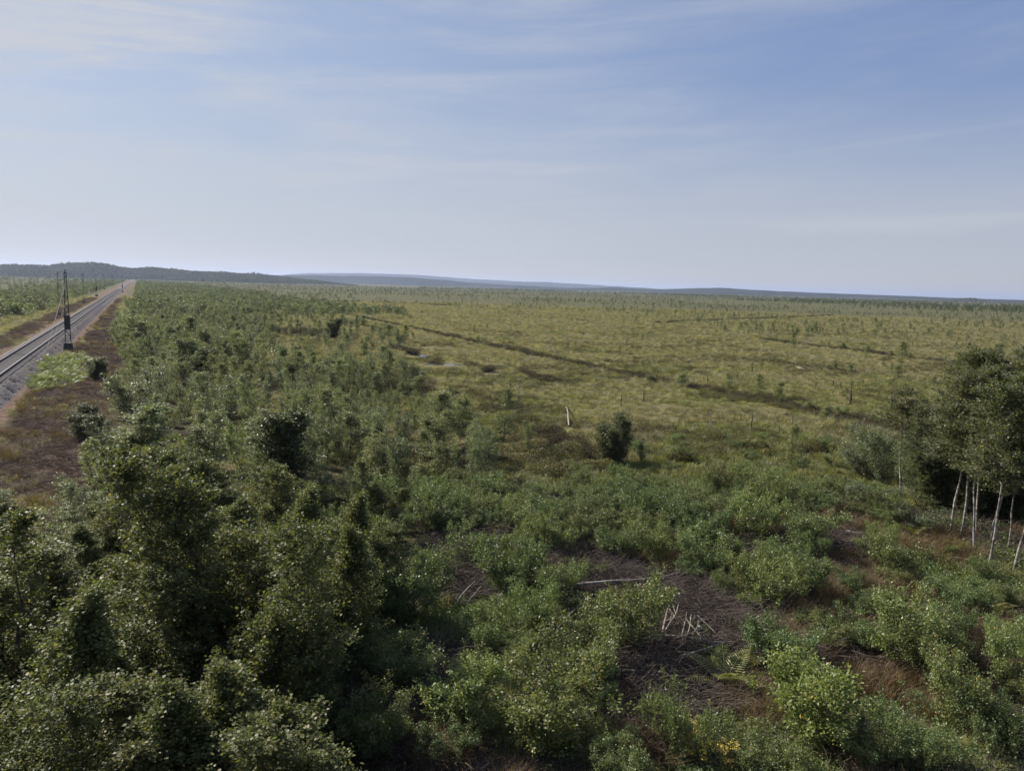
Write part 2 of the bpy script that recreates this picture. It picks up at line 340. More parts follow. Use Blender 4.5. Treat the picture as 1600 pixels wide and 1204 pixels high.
# ---------------------------------------------------------------- hills
def ridge(name, D, pts, depth, mat, seed, rough=2.0, step=None):
    """hill range D metres away whose crest passes the given sky line"""
    xs = np.linspace(pts[0][0], pts[-1][0], 160); ys = np.interp(xs, [p[0] for p in pts], [p[1] for p in pts])
    V = []; rows = 9; rg = np.random.default_rng(seed)
    jit = np.convolve(rg.normal(0, rough, 170), np.ones(4)/4, 'same')[:160]
    for k in range(rows):
        u = k/(rows-1)*2-1
        prof = math.cos(u*math.pi/2)**1.3 if abs(u) < 1 else 0
        for i, (px, py) in enumerate(zip(xs, ys)):
            d = ray(px, py); hd = math.hypot(d[0], d[1]); t = D/hd
            crest = max(CAMZ + d[2]*t, 0.5) + jit[i]*(0.3+0.7*math.sin(min(i, 159-i)/12 if min(i, 159-i) < 18 else 1.5))
            dd = D + u*depth*(0.8+0.4*math.sin(i*0.13+seed))
            V.append((d[0]/hd*dd, d[1]/hd*dd, crest*prof - (3 if abs(u) == 1 else 0)))
    i, j = np.meshgrid(np.arange(rows-1), np.arange(159), indexing='ij')
    f = np.stack([i*160+j, i*160+j+1, (i+1)*160+j+1, (i+1)*160+j], -1).reshape(-1, 4)
    o = link(name, mesh_np(name, V, f, mat)); o.data.polygons.foreach_set('use_smooth', np.ones(len(f), bool))
    return tag(o, kind='structure')
M['hill'] = simple_mat('wooded_hill', (0.012, 0.018, 0.014), (0.026, 0.034, 0.022), 0.012, 1.0, 0, 0.0)
ridge('blue_hill_range', 9500, [(300, 433), (430, 430), (480, 427), (520, 426), (575, 427), (640, 428.5), (700, 433), (760, 437), (800, 439), (860, 441), (930, 445), (1000, 449), (1100, 456), (1150, 459)], 1600, M['hill'], 1, 5)
ridge('nearer_blue_hill_range', 5200, [(250, 430), (380, 429.5), (480, 430), (560, 431), (640, 433), (680, 436), (720, 440), (800, 445.5), (870, 449), (930, 453.2)], 900, M['hill'], 2, 2)
ridge('right_hill_range', 4700, [(880, 450), (960, 449), (1030, 452), (1080, 450.5), (1125, 449.5), (1170, 452), (1250, 456.5), (1330, 459), (1400, 461.5), (1480, 465), (1600, 468.5), (1800, 475), (2100, 483)], 800, M['hill'], 3, 1.5)
ridge('left_ridge', 2500, [(-400, 421), (-200, 419), (0, 419), (30, 418), (75, 420), (110, 416), (140, 415.5), (172, 418), (185, 422), (215, 425.5), (232, 423), (260, 425), (320, 428.5), (400, 432), (440, 435.5), (500, 439.5), (560, 445)], 330, M['hill'], 4, 0.7)

# ---------------------------------------------------------------- plant generators
def tubes(paths, sides=5):
    """paths: list of (k,3) points, (k,) radii"""
    V = []; Fc = []; n0 = 0
    for pts, rad in paths:
        pts = np.asarray(pts, float); k = len(pts)
        d = np.gradient(pts, axis=0); d /= np.linalg.norm(d, axis=1, keepdims=True)+1e-9
        ref = np.where(np.abs(d[:, 2:3]) > 0.9, [[1.0, 0, 0]], [[0, 0, 1.0]])
        a = np.cross(d, ref); a /= np.linalg.norm(a, axis=1, keepdims=True)+1e-9; b = np.cross(d, a)
        th = np.arange(sides)*2*math.pi/sides
        ring = pts[:, None] + rad_(rad, k)[:, None, None]*(np.cos(th)[None, :, None]*a[:, None] + np.sin(th)[None, :, None]*b[:, None])
        V.append(ring.reshape(-1, 3))
        i, j = np.meshgrid(np.arange(k-1), np.arange(sides), indexing='ij'); j2 = (j+1) % sides
        Fc.append(n0+np.stack([i*sides+j, i*sides+j2, (i+1)*sides+j2, (i+1)*sides+j], -1).reshape(-1, 4)); n0 += k*sides
        V.append(pts[-1:]+d[-1:]*np.atleast_1d(rad)[-1]); tip = n0; n0 += 1
        e = tip-sides+np.arange(sides); e2 = tip-sides+(np.arange(sides)+1) % sides
        Fc.append(np.stack([e, e2, np.full(sides, tip), np.full(sides, tip)], 1))
    V = np.concatenate(V); Fc = np.concatenate(Fc)
    return V, Fc
def rad_(r, k): return np.full(k, r, float) if np.isscalar(r) else np.asarray(r, float)
def fix_tris(name, V, Fc, mat, smooth=True):
    """quads, with degenerate ones (tips) as triangles"""
    tri = Fc[:, 2] == Fc[:, 3]; me = bpy.data.meshes.new(name)
    me.from_pydata([tuple(v) for v in V.tolist()], [], Fc[~tri].tolist()+Fc[tri][:, :3].tolist()); me.materials.append(mat)
    me.polygons.foreach_set('use_smooth', np.full(len(me.polygons), smooth)); return me
def leaves(pos, size, rng, aspect=0.62, up=0.5, jit=0.0, dirs=None):
    """one folded diamond leaf per position"""
    n = len(pos); nrm = rng.normal(0, 1, (n, 3)); nrm[:, 2] += up*2.2; nrm /= np.linalg.norm(nrm, axis=1, keepdims=True)
    a = rng.normal(0, 1, (n, 3)) if dirs is None else dirs + rng.normal(0, 0.4, (n, 3))
    a -= (a*nrm).sum(1, keepdims=True)*nrm; a /= np.linalg.norm(a, axis=1, keepdims=True)+1e-9
    b = np.cross(nrm, a); s = (size*rng.uniform(0.65, 1.3, n))[:, None]; fold = rng.uniform(-0.12, 0.25, n)[:, None]
    p0 = pos; p2 = pos + a*s; mid = pos + a*s*0.45 + nrm*s*fold
    V = np.stack([p0, mid+b*s*aspect/2, p2, mid-b*s*aspect/2], 1).reshape(-1, 3)
    return V, np.arange(4*n).reshape(n, 4)
def unit(v): return v/(np.linalg.norm(v, axis=-1, keepdims=True)+1e-9)
def plant(seed, H=3.0, Rad=0.8, nstem=1, spread=0.1, start=0.15, nb=40, ntw=6, nleaf=12, lsize=0.05, brlen=1.0, rise=0.5, prof='cone',
          trunk_r=0.03, droop=0.1, twl=0.35, bark='bark', leaf='birch', up=0.5, aspect=0.62, leafjit=0.05, name='crown', sides=5, lean=0.0, twigs=True, clumpy=0.35):
    rg = np.random.default_rng(seed); stems = []; brs = []; tips = []
    la = rg.uniform(0, 6.28)
    for s in range(nstem):
        th = rg.uniform(0, 6.28) + s*6.28/max(nstem, 1); k = 9; t = np.linspace(0, 1, k)
        hh = H*(1 if s == 0 else rg.uniform(0.62, 0.98)); out = Rad*spread*rg.uniform(0.4, 1.2)
        wob = np.cumsum(rg.normal(0, 0.018*H, (k, 2)), 0); wob -= wob[0]
        p = np.zeros((k, 3)); p[:, 0] = out*np.cos(th)*t**0.8 + wob[:, 0]*t + lean*H*t*math.cos(la); p[:, 1] = out*np.sin(th)*t**0.8 + wob[:, 1]*t + lean*H*t*math.sin(la); p[:, 2] = hh*t
        r0 = trunk_r*(1 if nstem == 1 else 0.7); stems.append((p, r0*(1-t*0.86)))
        n = max(4, int(nb/nstem)); tt = start + (1-start)*np.sort(rg.uniform(0, 1, n))**0.9; tt = np.clip(tt, 0, 0.985)
        # drop whole sectors so that the outline stays uneven
        az = np.arange(n)*2.4 + rg.uniform(0, 6.28) + rg.normal(0, 0.35, n)
        gap = 1-clumpy*(0.5+0.5*np.sin(az*2+rg.uniform(0, 6)+tt*9))
        u = (tt-start)/(1-start)
        if prof == 'cone': w = (1-u)**0.75*0.95+0.10; w *= np.clip(u*5+0.45, 0, 1)
        elif prof == 'oval': w = np.sqrt(np.clip(1-(2*u-0.9)**2/1.35, 0.02, 1))
        elif prof == 'top': w = np.clip(0.35+u*1.2, 0, 1)*np.clip((1.03-u)*3.2, 0.2, 1)
        else: w = np.clip(np.sqrt(np.clip(1-(u)**2*0.85, 0.02, 1)), 0, 1)*np.clip(u*2.5+0.5, 0, 1)
        L = Rad*w*gap*rg.uniform(0.6, 1.15, n)*brlen*(1 if nstem == 1 else 0.75)
        org = np.stack([np.interp(tt, t, p[:, i]) for i in range(3)], 1)
        e = rise + 0.5*u + rg.normal(0, 0.15, n); e = np.clip(e, -0.3, 1.35)
        d = np.stack([np.cos(az)*np.cos(e), np.sin(az)*np.cos(e), np.sin(e)], 1)
        for i in range(n):
            q = np.linspace(0, 1, 5)[:, None]; b = org[i] + d[i]*L[i]*q; b[:, 2] -= droop*L[i]*q[:, 0]**2; b[1:] += rg.normal(0, 0.03*L[i], (4, 3))
            if L[i] > 0.05: brs.append((b, np.linspace(r0*0.34, r0*0.06, 5)*(1-0.6*u[i])+0.0015)); tips.append((b, L[i]))
    # twigs
    TO = []; TD = []; TL = []
    for b, L in tips:
        m = max(2, int(ntw*(0.4+L/max(Rad, 0.2)))); q = rg.uniform(0.15, 1.0, m)**0.75
        o = np.stack([np.interp(q*4, np.arange(5), b[:, i]) for i in range(3)], 1); dd = unit(b[-1]-b[0]) + rg.normal(0, 0.55, (m, 3)) + [0, 0, 0.25]
        TO.append(o); TD.append(unit(dd)); TL.append(np.full(m, twl)*rg.uniform(0.4, 1.1, m)*(0.5+0.5*min(1, L/Rad)))
    # leader twigs
    for p, _ in stems:
        m = ntw*2; q = rg.uniform(0.75, 1.0, m); o = np.stack([np.interp(q*8, np.arange(9), p[:, i]) for i in range(3)], 1)
        TO.append(o); TD.append(unit(rg.normal(0, 0.6, (m, 3))+[0, 0, 1.0])); TL.append(np.full(m, twl*0.7))
    TO = np.concatenate(TO); TD = np.concatenate(TD); TL = np.concatenate(TL); n = len(TO)
    q = rg.uniform(0.1, 1.05, (n, nleaf)); pos = TO[:, None]+TD[:, None]*(TL[:, None]*q)[..., None]
    pos[..., 2] -= droop*(TL[:, None]*q)*q; pos = pos.reshape(-1, 3)+rg.normal(0, leafjit, (n*nleaf, 3)); pos[:, 2] = np.maximum(pos[:, 2], 0.03)
    dirs = np.repeat(TD, nleaf, 0)
    V, Fq = leaves(pos, lsize, rg, aspect, up, dirs=dirs)
    crown = mesh_np(name, V, Fq, M[leaf])
    tv_, tf_ = tubes(stems, sides+2 if trunk_r > 0.05 else sides); parts = [(tv_, tf_)]
    if brs: parts.append(tubes(brs, 4 if trunk_r > 0.04 else 3))
    if twigs:
        # straight three-sided twigs, vectorised
        a = unit(np.cross(TD, [0.3, 0.2, 1.0])); b = np.cross(TD, a); rr = 0.004*max(1, H/3)*0.6
        ring = np.stack([TO+rr*a, TO-rr*0.5*a+rr*0.87*b, TO-rr*0.5*a-rr*0.87*b, TO+TD*TL[:, None]], 1).reshape(-1, 3); k = np.arange(n)[:, None]*4
        ft = np.concatenate([k+[0, 1, 3, 3], k+[1, 2, 3, 3], k+[2, 0, 3, 3]]); parts.append((ring, ft))
    VV = []; FF = []; n0 = 0
    for v, f in parts: VV.append(v); FF.append(f+n0); n0 += len(v)
    VV = np.concatenate(VV); FF = np.concatenate(FF); VV[:, 2] -= 0.05*(VV[:, 2] < 0.02)
    trunk = fix_tris('trunk', VV, FF, M[bark])
    return crown, trunk
def merge_plant(cr_, tr_, name):
    """crown and stem in one mesh, for plants too small to show parts"""
    me = bpy.data.meshes.new(name); v = []; f = []; mi = []
    for k, s in enumerate((cr_, tr_)):
        n0 = len(v); v += [tuple(q.co) for q in s.vertices]; f += [[n0+i for i in p.vertices] for p in s.polygons]; mi += [k]*len(s.polygons)
    me.from_pydata(v, [], f); me.materials.append(cr_.materials[0]); me.materials.append(tr_.materials[0]); me.polygons.foreach_set('material_index', mi); return me

K = {}
K['sapling'] = [plant(100+i, 3.0, 0.85, [1, 2, 1, 3][i % 4], 0.5, 0.10, 56, 6, 16, 0.062, rise=0.65, prof='cone' if i % 2 else 'oval', trunk_r=0.022, twl=0.34, leaf='birch' if i % 3 else 'birch_pale', twigs=False, clumpy=0.5) for i in range(9)]
K['thicket'] = [plant(140+i, 3.2, 1.25, 3, 0.8, 0.06, 88, 6, 15, 0.066, rise=0.65, prof=['oval', 'cone'][i % 2], trunk_r=0.028, twl=0.38, leaf=['birch', 'willow', 'birch_pale', 'birch'][i % 4], twigs=False, clumpy=0.45) for i in range(8)]
K['willow'] = [plant(180+i, 1.9, 1.35, 7, 0.9, 0.08, 90, 6, 15, 0.058, rise=0.6, prof='dome', trunk_r=0.02, twl=0.34, leaf='willow', twigs=False) for i in range(5)]
K['shrub'] = [plant(220+i, 1.35, 1.25, 9, 0.95, 0.10, 110, 6, 15, 0.052, rise=0.55, prof='dome', trunk_r=0.016, twl=0.30, leaf=['shrub', 'shrub_olive', 'shrub_light'][i % 3], aspect=0.72) for i in range(9)]
K['oak'] = [plant(260+i, 1.7, 1.05, 4, 0.8, 0.10, 110, 6, 15, 0.062, rise=0.5, prof='oval', trunk_r=0.022, twl=0.30, leaf='bright', aspect=0.55) for i in range(4)]
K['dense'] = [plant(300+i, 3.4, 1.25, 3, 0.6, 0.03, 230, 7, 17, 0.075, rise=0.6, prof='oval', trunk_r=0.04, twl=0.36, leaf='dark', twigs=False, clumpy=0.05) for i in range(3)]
K['round'] = [plant(333, 2.4, 1.05, 7, 0.7, 0.02, 300, 6, 17, 0.062, rise=0.65, prof='oval', trunk_r=0.03, twl=0.28, leaf='dark', twigs=False, clumpy=0.08)]
K['near'] = [plant(340+i, 5.2, 1.9, [2, 3, 2, 1][i % 4], 0.7, 0.10, 170, 10, 17, 0.066, rise=0.55, prof=['oval', 'cone'][i % 2], trunk_r=0.06, twl=0.5, leaf='near', aspect=0.75, clumpy=0.4) for i in range(4)]
K['tall'] = [plant(380+i, 7.0, 1.55, 1, 0.2, [0.50, 0.43, 0.52, 0.46][i % 4], 130, 9, 16, 0.070, rise=0.5, prof='oval', trunk_r=0.045, twl=0.45, leaf='tall', bark='birchbark', droop=0.25, lean=0.012, clumpy=0.35) for i in range(4)]
K['slim'] = [plant(395+i, 6.0, 1.05, 1, 0.2, 0.58, 60, 8, 14, 0.066, rise=0.5, prof='oval', trunk_r=0.04, twl=0.4, leaf='tall', bark='birchbark', droop=0.25, lean=0.10, clumpy=0.4) for i in range(1)]
print('kinds done')

# ---------------------------------------------------------------- placing things
GROUPS = {}
AUTO = []          # (object, phrase, category) waiting for a label
def put(kind, i, x, y, h=None, w=None, name='tree', cat='tree', label=None, group=None, rz=None, phrase=None, world=False, mode='px'):
    """base at photo pixel x,y (or world metres); h, w in photo pixels or metres"""
    cr_, tr_ = K[kind][i % len(K[kind])]
    g = np.array([x, y], float) if world else P(x, y)
    co_ = SIZES[kind]; s = 1.0 if world else ppm(x, y)
    H = co_[0] if h is None else h/(s if mode == 'px' else 1); W = co_[1]*2*H/co_[0] if w is None else w/(s if mode == 'px' else 1)
    e = bpy.data.objects.new(name, None); C.objects.link(e); e.empty_display_size = 0.2
    e.location = (g[0], g[1], gz(g)-0.03); e.rotation_euler = (0, 0, random.uniform(0, 6.28) if rz is None else rz)
    kx = W/(2*co_[1]); e.scale = (kx, kx, H/co_[0])
    a = link('crown', cr_, e); b = link('trunk' if H > 2 else 'stem', tr_, e)
    tag(e, label, cat, group)
    if phrase: AUTO.append((e, phrase, cat))
    return e
SIZES = {k: (float(max(v.co[2] for v in K[k][0][0].vertices)), float(np.percentile([math.hypot(v.co[0], v.co[1]) for v in list(K[k][0][0].vertices)[::7]], 96))) for k in K}
print(SIZES)
PLACED = []
def scatter(poly_px, dmin, n, seed, dmax_try=40, avoid=None, world_poly=None):
    rg = np.random.default_rng(seed); poly = world_poly or [tuple(P(*p)) for p in poly_px]
    xs = [p[0] for p in poly]; ys = [p[1] for p in poly]; out = []
    cand = np.stack([rg.uniform(min(xs), max(xs), n*dmax_try), rg.uniform(min(ys), max(ys), n*dmax_try)], 1); cand = cand[inpoly(cand, poly)]
    for c in cand:
        if len(out) >= n: break
        if avoid is not None and avoid(c): continue
        if out and np.min(np.hypot(*(np.array(out)-c).T)) < dmin: continue
        out.append(c)
    return out

# ---------------------------------------------------------------- railway
TH = math.atan2(-TDIR[0], TDIR[1])
def along(l, a, z=0.0): return (T0[0]+TN[0]*l+TDIR[0]*a, T0[1]+TN[1]*l+TDIR[1]*a, z)
def box_np(x0, x1, y0, y1, z0, z1, taper=0.0):
    v = [(x0, y0, z0), (x1, y0, z0), (x1, y1, z0), (x0, y1, z0), (x0+taper, y0+taper, z1), (x1-taper, y0+taper, z1), (x1-taper, y1-taper, z1), (x0+taper, y1-taper, z1)]
    f = [(0, 3, 2, 1), (4, 5, 6, 7), (0, 1, 5, 4), (1, 2, 6, 5), (2, 3, 7, 6), (3, 0, 4, 7)]; return v, f
def boxes(name, lst, mat):
    V = []; Fc = []
    for b in lst:
        v, f = box_np(*b); n = len(V); V += v; Fc += [tuple(n+i for i in q) for q in f]
    me = bpy.data.meshes.new(name); me.from_pydata(V, [], Fc); me.materials.append(mat); return me
def bars(name, lst, mat, sides=4):
    V, Fc = tubes([(np.array([a, b], float), r) for a, b, r in lst], sides); return fix_tris(name, V, Fc, mat, False)
def ballast():
    prof = [(-2.7, -0.05), (-2.3, 0.14), (-1.8, 0.44), (-1.38, 0.68), (-0.9, 0.72), (0, 0.71), (0.9, 0.72), (1.38, 0.68), (1.75, 0.40), (2.1, 0.12), (2.4, -0.05)]
    al = np.concatenate([np.arange(-90, 160, 0.35), np.geomspace(160, 2500, 200)]); rg = np.random.default_rng(5); V = []
    for a in al:
        for l, z in prof:
            e = 0 if abs(l) > 2.8 else 0.05; V.append(along(l+rg.normal(0, e), a+rg.normal(0, e), z+rg.normal(0, e*0.55)))
    n = len(prof); i, j = np.meshgrid(np.arange(len(al)-1), np.arange(n-1), indexing='ij')
    f = np.stack([i*n+j, i*n+j+1, (i+1)*n+j+1, (i+1)*n+j], -1).reshape(-1, 4)
    m, t, o = mat_new('ballast'); tc = N(t, 'ShaderNodeTexCoord'); vr = N(t, 'ShaderNodeTexVoronoi'); vr.inputs['Scale'].default_value = 9; t.links.new(tc.outputs['Object'], vr.inputs[0])
    sp_ = N(t, 'ShaderNodeSeparateColor'); t.links.new(vr.outputs['Color'], sp_.inputs[0])
    c = mixc(t, sp_.outputs[0], (0.055, 0.048, 0.048), (0.19, 0.168, 0.165)); nn = noise(t, tc.outputs['Object'], 0.5, 4); c = mixc(t, maprange(t, nn, 0.4, 0.65, 0, 0.6), c, (0.12, 0.085, 0.065))
    p = N(t, 'ShaderNodeBsdfPrincipled'); t.links.new(c, p.inputs[0]); p.inputs['Roughness'].default_value = 0.9
    b = N(t, 'ShaderNodeBump'); b.inputs['Distance'].default_value = 0.06; t.links.new(vr.outputs['Distance'], b.inputs['Height']); t.links.new(b.outputs[0], p.inputs['Normal']); t.links.new(p.outputs[0], o.inputs[0])
    tag(link('ballast_bed', mesh_np('ballast_bed', V, f, m)), kind='structure')
ballast()
trk = bpy.data.objects.new('railway_track', None); C.objects.link(trk); trk.location = (T0[0], T0[1], 0); trk.rotation_euler = (0, 0, TH)
tag(trk, 'straight single railway track with two shining rails running to the far wood', 'railway track')
ys = list(np.arange(-90, 200, 10.0)) + [200, 400, 800, 1500, 2450]
for s in (-1, 1):
    x = s*0.75
    sec = [(x-.07, .78), (x+.07, .78), (x+.07, .80), (x+.012, .82), (x+.012, .90), (x+.036, .915), (x+.036, .945), (x-.036, .945), (x-.036, .915), (x-.012, .90), (x-.012, .82), (x-.07, .80)]
    V = [(p[0], y, p[1]) for y in ys for p in sec]; n = 12; Fq = [(i*n+j, i*n+(j+1) % n, (i+1)*n+(j+1) % n, (i+1)*n+j) for i in range(len(ys)-1) for j in range(n)]
    me = mesh_np('rail', V, Fq, [M['railside'], M['rail']]); me.polygons.foreach_set('material_index', [1 if (k % n) in (5, 6, 7) else 0 for k in range(len(Fq))])
    link('rail', me, trk)
slp = boxes('sleeper', [(-1.3, 1.3, -.13, .13, .66, .785, .02)], M['sleeper'])
for k in range(100):
    o = link('sleeper', slp, trk, (0, -7+k*0.65, 0))
Vb = []
rest = boxes('sleeper_row', [(-1.3, 1.3, -7+k*.65-.13, -7+k*.65+.13, .66, .785, .02) for k in list(range(-60, 0))+list(range(100, 700))], M['sleeper'])
tag(link('sleeper_row', rest, trk), kind='stuff')

def mast(x, y, label, big=1.0, cabinet=True, guys=False, top=429):
    """slim tapering lattice mast"""
    g = P(x, y); H = CAMZ + 0.1
    e = bpy.data.objects.new('lattice_mast', None); C.objects.link(e); e.location = (g[0], g[1], gz(g)); e.rotation_euler = (0, 0, TH)
    tag(e, label, 'mast', 'masts along the railway')
    w0, w1 = 0.30*big, 0.09*big; L = []; r = 0.030*big
    c = lambda s, t, z: (s*(w0+(w1-w0)*z/H), t*(w0+(w1-w0)*z/H)*0.8, z)
    for s in (-1, 1):
        for t in (-1, 1): L.append((c(s, t, 0.3), c(s, t, H), r))
    zs = [0.5]
    while zs[-1] < H-0.3: zs.append(zs[-1] + max(0.38, 0.95*(1-zs[-1]/H*0.6)))
    zs[-1] = H
    for k, (a, b) in enumerate(zip(zs[:-1], zs[1:])):
        q = 1 if k % 2 else -1
        for t in (-1, 1): L.append((c(q, t, a), c(-q, t, b), r*0.55)); L.append((c(t, q, a), c(t, -q, b), r*0.55))
    link('lattice_frame', bars('lattice_frame', L, M['steel']), e)
    link('base', boxes('base', [(-.52*big, .52*big, -.48*big, .48*big, -0.3, 0.75, .10)], M['conc']), e)
    if cabinet:
        link('cabinet', boxes('cabinet', [(-.29*big, .29*big, -.25*big, .25*big, 2.3, 3.8, .0), (-.32*big, .32*big, -.28*big, .28*big, 3.8, 3.87, .0)], M['steel']), e)
    link('cap', boxes('cap', [(-w1-.06, w1+.06, -w1-.06, w1+.06, H, H+.12, .02), (-.05, .05, -.05, .05, H+.12, H+.45, .0)], M['steel']), e)
    return e
m0 = mast(107, 546, 'tall dark lattice mast with cabinet and concrete base nearest beside the track', 1.0)
# guy wires of the near mast, running down to the left of the base
tp = m0.matrix_basis.inverted()
for (gx, gy), zt in (((72, 553), 7.8), ((76, 553), 5.4), ((70, 556), 7.4)):
    g = P(gx, gy); a = tp @ Vector((g[0], g[1], gz(g))); link('guy_wire', bars('guy_wire', [((a.x, a.y, a.z), (0, 0, zt), 0.013)], M['wire'], 4), m0)
mast(93, 494, 'thin dark mast just behind and left of the mast with guy wires', 0.6, False)
mast(-10, 560, 'lattice mast left of the track with only its foot in view', 1.0, False)
mast(131, 474, 'slim dark mast on the verge left of the track, second behind the big mast', 0.8, False)
mast(151, 463, 'slim mast with a dark box at mid height, left of the track', 0.9, True)
mast(163.5, 452, 'far slim mast left of the track between the box mast and the wood', 0.8, False)
mast(191.5, 456.5, 'slim mast standing right of the track where the cleared verge narrows', 0.85, True)
mast(176, 446, 'distant thin mast left of the track near its vanishing point', 0.9, False)
mast(201, 444, 'distant thin mast right of the track near its vanishing point', 0.9, False)

# ---------------------------------------------------------------- bog pools
mw, t, o = mat_new('bog_water'); p = N(t, 'ShaderNodeBsdfPrincipled'); p.inputs['Base Color'].default_value = (0.012, 0.012, 0.013, 1); p.inputs['Roughness'].default_value = 0.06
tcw = N(t, 'ShaderNodeTexCoord'); bw = N(t, 'ShaderNodeBump'); bw.inputs['Strength'].default_value = 0.15; bw.inputs['Distance'].default_value = 0.02
t.links.new(noise(t, tcw.outputs['Object'], 3.0, 2), bw.inputs['Height']); t.links.new(bw.outputs[0], p.inputs['Normal']); t.links.new(p.outputs[0], o.inputs[0])
for i, (a, b, rx, ry) in enumerate(POOLS):
    g = P(a, b); th = np.linspace(0, 2*math.pi, 37)[:-1]; rr = 1+0.28*np.sin(th*3+i)+0.15*np.sin(th*5+2*i)
    lev = float(np.mean(hgt(g[0]+np.cos(th)*rx*1.7, g[1]+np.sin(th)*ry*3.2)))-0.10
    V = np.stack([g[0]+np.cos(th)*rx*rr*1.3, g[1]+np.sin(th)*ry*2.6*rr, np.full(36, lev)], 1)
    me = bpy.data.meshes.new('pool_water'); me.from_pydata([tuple(v) for v in V], [], [tuple(range(36))]); me.materials.append(mw)
    tag(link('pool_water', me), kind='structure')

# ---------------------------------------------------------------- single trees and shrubs seen clearly in the photo
B = 'birch'; S = []
# right stand of tall birches: (x, y base, height px, width px)
for i, (x, y, hp, wp, ph) in enumerate([
    (1484, 838, 250, 130, 'tall birch with a stout white trunk, leftmost of the dense stand at the right'),
    (1405, 792, 192, 95, 'leaning slim birch with a bare pale trunk standing alone left of the stand'),
    (1500, 842, 285, 120, 'birch with a thin white stem just right of the stout white trunk'),
    (1523, 866, 300, 120, 'birch with a reddish lower stem in the front row of the right stand'),
    (1541, 900, 320, 130, 'slim birch of the right stand whose foot stands beside the fallen sticks'),
    (1583, 895, 345, 150, 'birch with two grey stems near the right end of the stand'),
    (1600, 898, 330, 150, 'birch with a curved pale stem at the right edge of the view'),
    (1512, 812, 262, 130, 'birch in the shade behind the stout white trunk'),
    (1553, 815, 275, 140, 'birch standing deep in the shaded middle of the stand'),
    (1592, 820, 285, 150, 'birch at the shaded back right of the stand'),
    (1635, 850, 320, 160, 'birch of the right stand with its trunk outside the view'),
    (1568, 780, 240, 130, 'birch in the back row of the right stand'),
    (1530, 775, 215, 120, 'lower birch in the back left of the right stand'),
    (1455, 800, 175, 90, 'short leafy birch filling the gap left of the right stand')]):
    put('slim' if i == 1 else 'tall', i, x, y, hp, wp, 'birch_tree', 'tree', ph, 'tall birches standing at the right', rz=i*1.3)
for x, y, hp, wp, ph in [
    (957, 722, 84, 58, 'round dark green willow bush standing by itself at the edge of the bog'),
    (434, 778, 150, 108, 'tall dark dense willow in deep shade beside the large near trees'),
    (304, 594, 66, 52, 'dark rounded dense bush rising from the thicket near the pale fern patch'),
    (152, 594, 40, 36, 'small dark bush at the thicket edge right of the pale fern patch'),
    (140, 690, 62, 62, 'dark silvery willow bush at the edge of the brown clearing'),
    (518, 530, 34, 26, 'small dark bush where the thicket meets the open bog')]:
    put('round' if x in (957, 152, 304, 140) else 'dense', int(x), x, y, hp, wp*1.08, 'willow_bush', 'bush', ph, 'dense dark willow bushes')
for x, y, hp, wp, ph in [
    (690, 708, 100, 70, 'bushy young birch above the dark shadow in the middle'),
    (785, 690, 88, 42, 'slender young birch at the brown heather in the middle'),
    (826, 708, 60, 30, 'thin birch sapling right of the slender one in the heather'),
    (1185, 622, 40, 26, 'young birch growing on the bog ditch'),
    (1218, 624, 36, 22, 'thin birch beside the young birch on the bog ditch'),
    (1236, 728, 88, 34, 'thin dark birch with dead stems in front of the bog ditch'),
    (1004, 722, 40, 26, 'small birch just right of the round willow bush'),
    (1066, 606, 24, 24, 'low green shrub at the left end of the main ditch'),
    (1290, 655, 28, 34, 'bushy green sapling on the main ditch among dead stems'),
    (1015, 598, 16, 30, 'low round shrub on the ditch line'),
    (1330, 585, 22, 18, 'small green birch on the second ditch'),
    (1240, 545, 42, 18, 'lone thin birch above the third ditch'),
    (1513, 572, 30, 26, 'dark little birch at the right end of the third ditch'),
    (1410, 560, 28, 24, 'sparse birch sapling on the third ditch'),
    (1560, 560, 30, 28, 'sparse birch at the far right bog edge'),
    (475, 680, 60, 46, 'yellowish birch sapling behind the dark willow'),
    (560, 600, 44, 30, 'young birch at the top of the middle thicket'),
    (550, 680, 70, 50, 'pale green young birch in the middle thicket'),
    (455, 610, 50, 30, 'yellow-green birch sapling standing above its neighbours')]:
    put('sapling', int(x), x, y, hp, wp, 'birch_sapling', 'sapling', ph, 'birch saplings at the bog edge')
for x, y, hp, wp, ph in [
    (1468, 762, 66, 120, 'pale green willow shrub behind the leaning birch'), (1350, 742, 62, 96, 'wide pale willow shrub left of the leaning birch'),
    (1375, 800, 48, 100, 'bright rounded willow shrub in front of the leaning birch'), (1440, 830, 50, 90, 'dark green shrub at the foot of the right stand'),
    (1335, 738, 84, 86, 'tall pale willow shrub farthest left of the tall stand'), (1388, 758, 104, 84, 'tall pale willow right behind the leaning birch trunk'), (1436, 792, 112, 76, 'green willow filling the gap between the leaning birch and the stand'), (1412, 732, 84, 66, 'pale willow half hidden behind the leaning birch crown'), (1300, 790, 30, 60, 'low willow shrub above the grey brushwood'), (560, 790, 80, 80, 'tall silvery willow at the right end of the deep shadow'),
    (520, 720, 90, 70, 'silvery willow between the dark willow and the middle thicket'), (610, 745, 80, 72, 'grey-green willow left of the dark shadow'),
    (330, 660, 66, 80, 'silvery willow behind the crown of the large near tree'), (215, 650, 85, 110, 'broad silvery willow behind the near left trees')]:
    put('willow', int(x), x, y, hp, wp, 'willow_shrub', 'shrub', ph, 'willow shrubs')
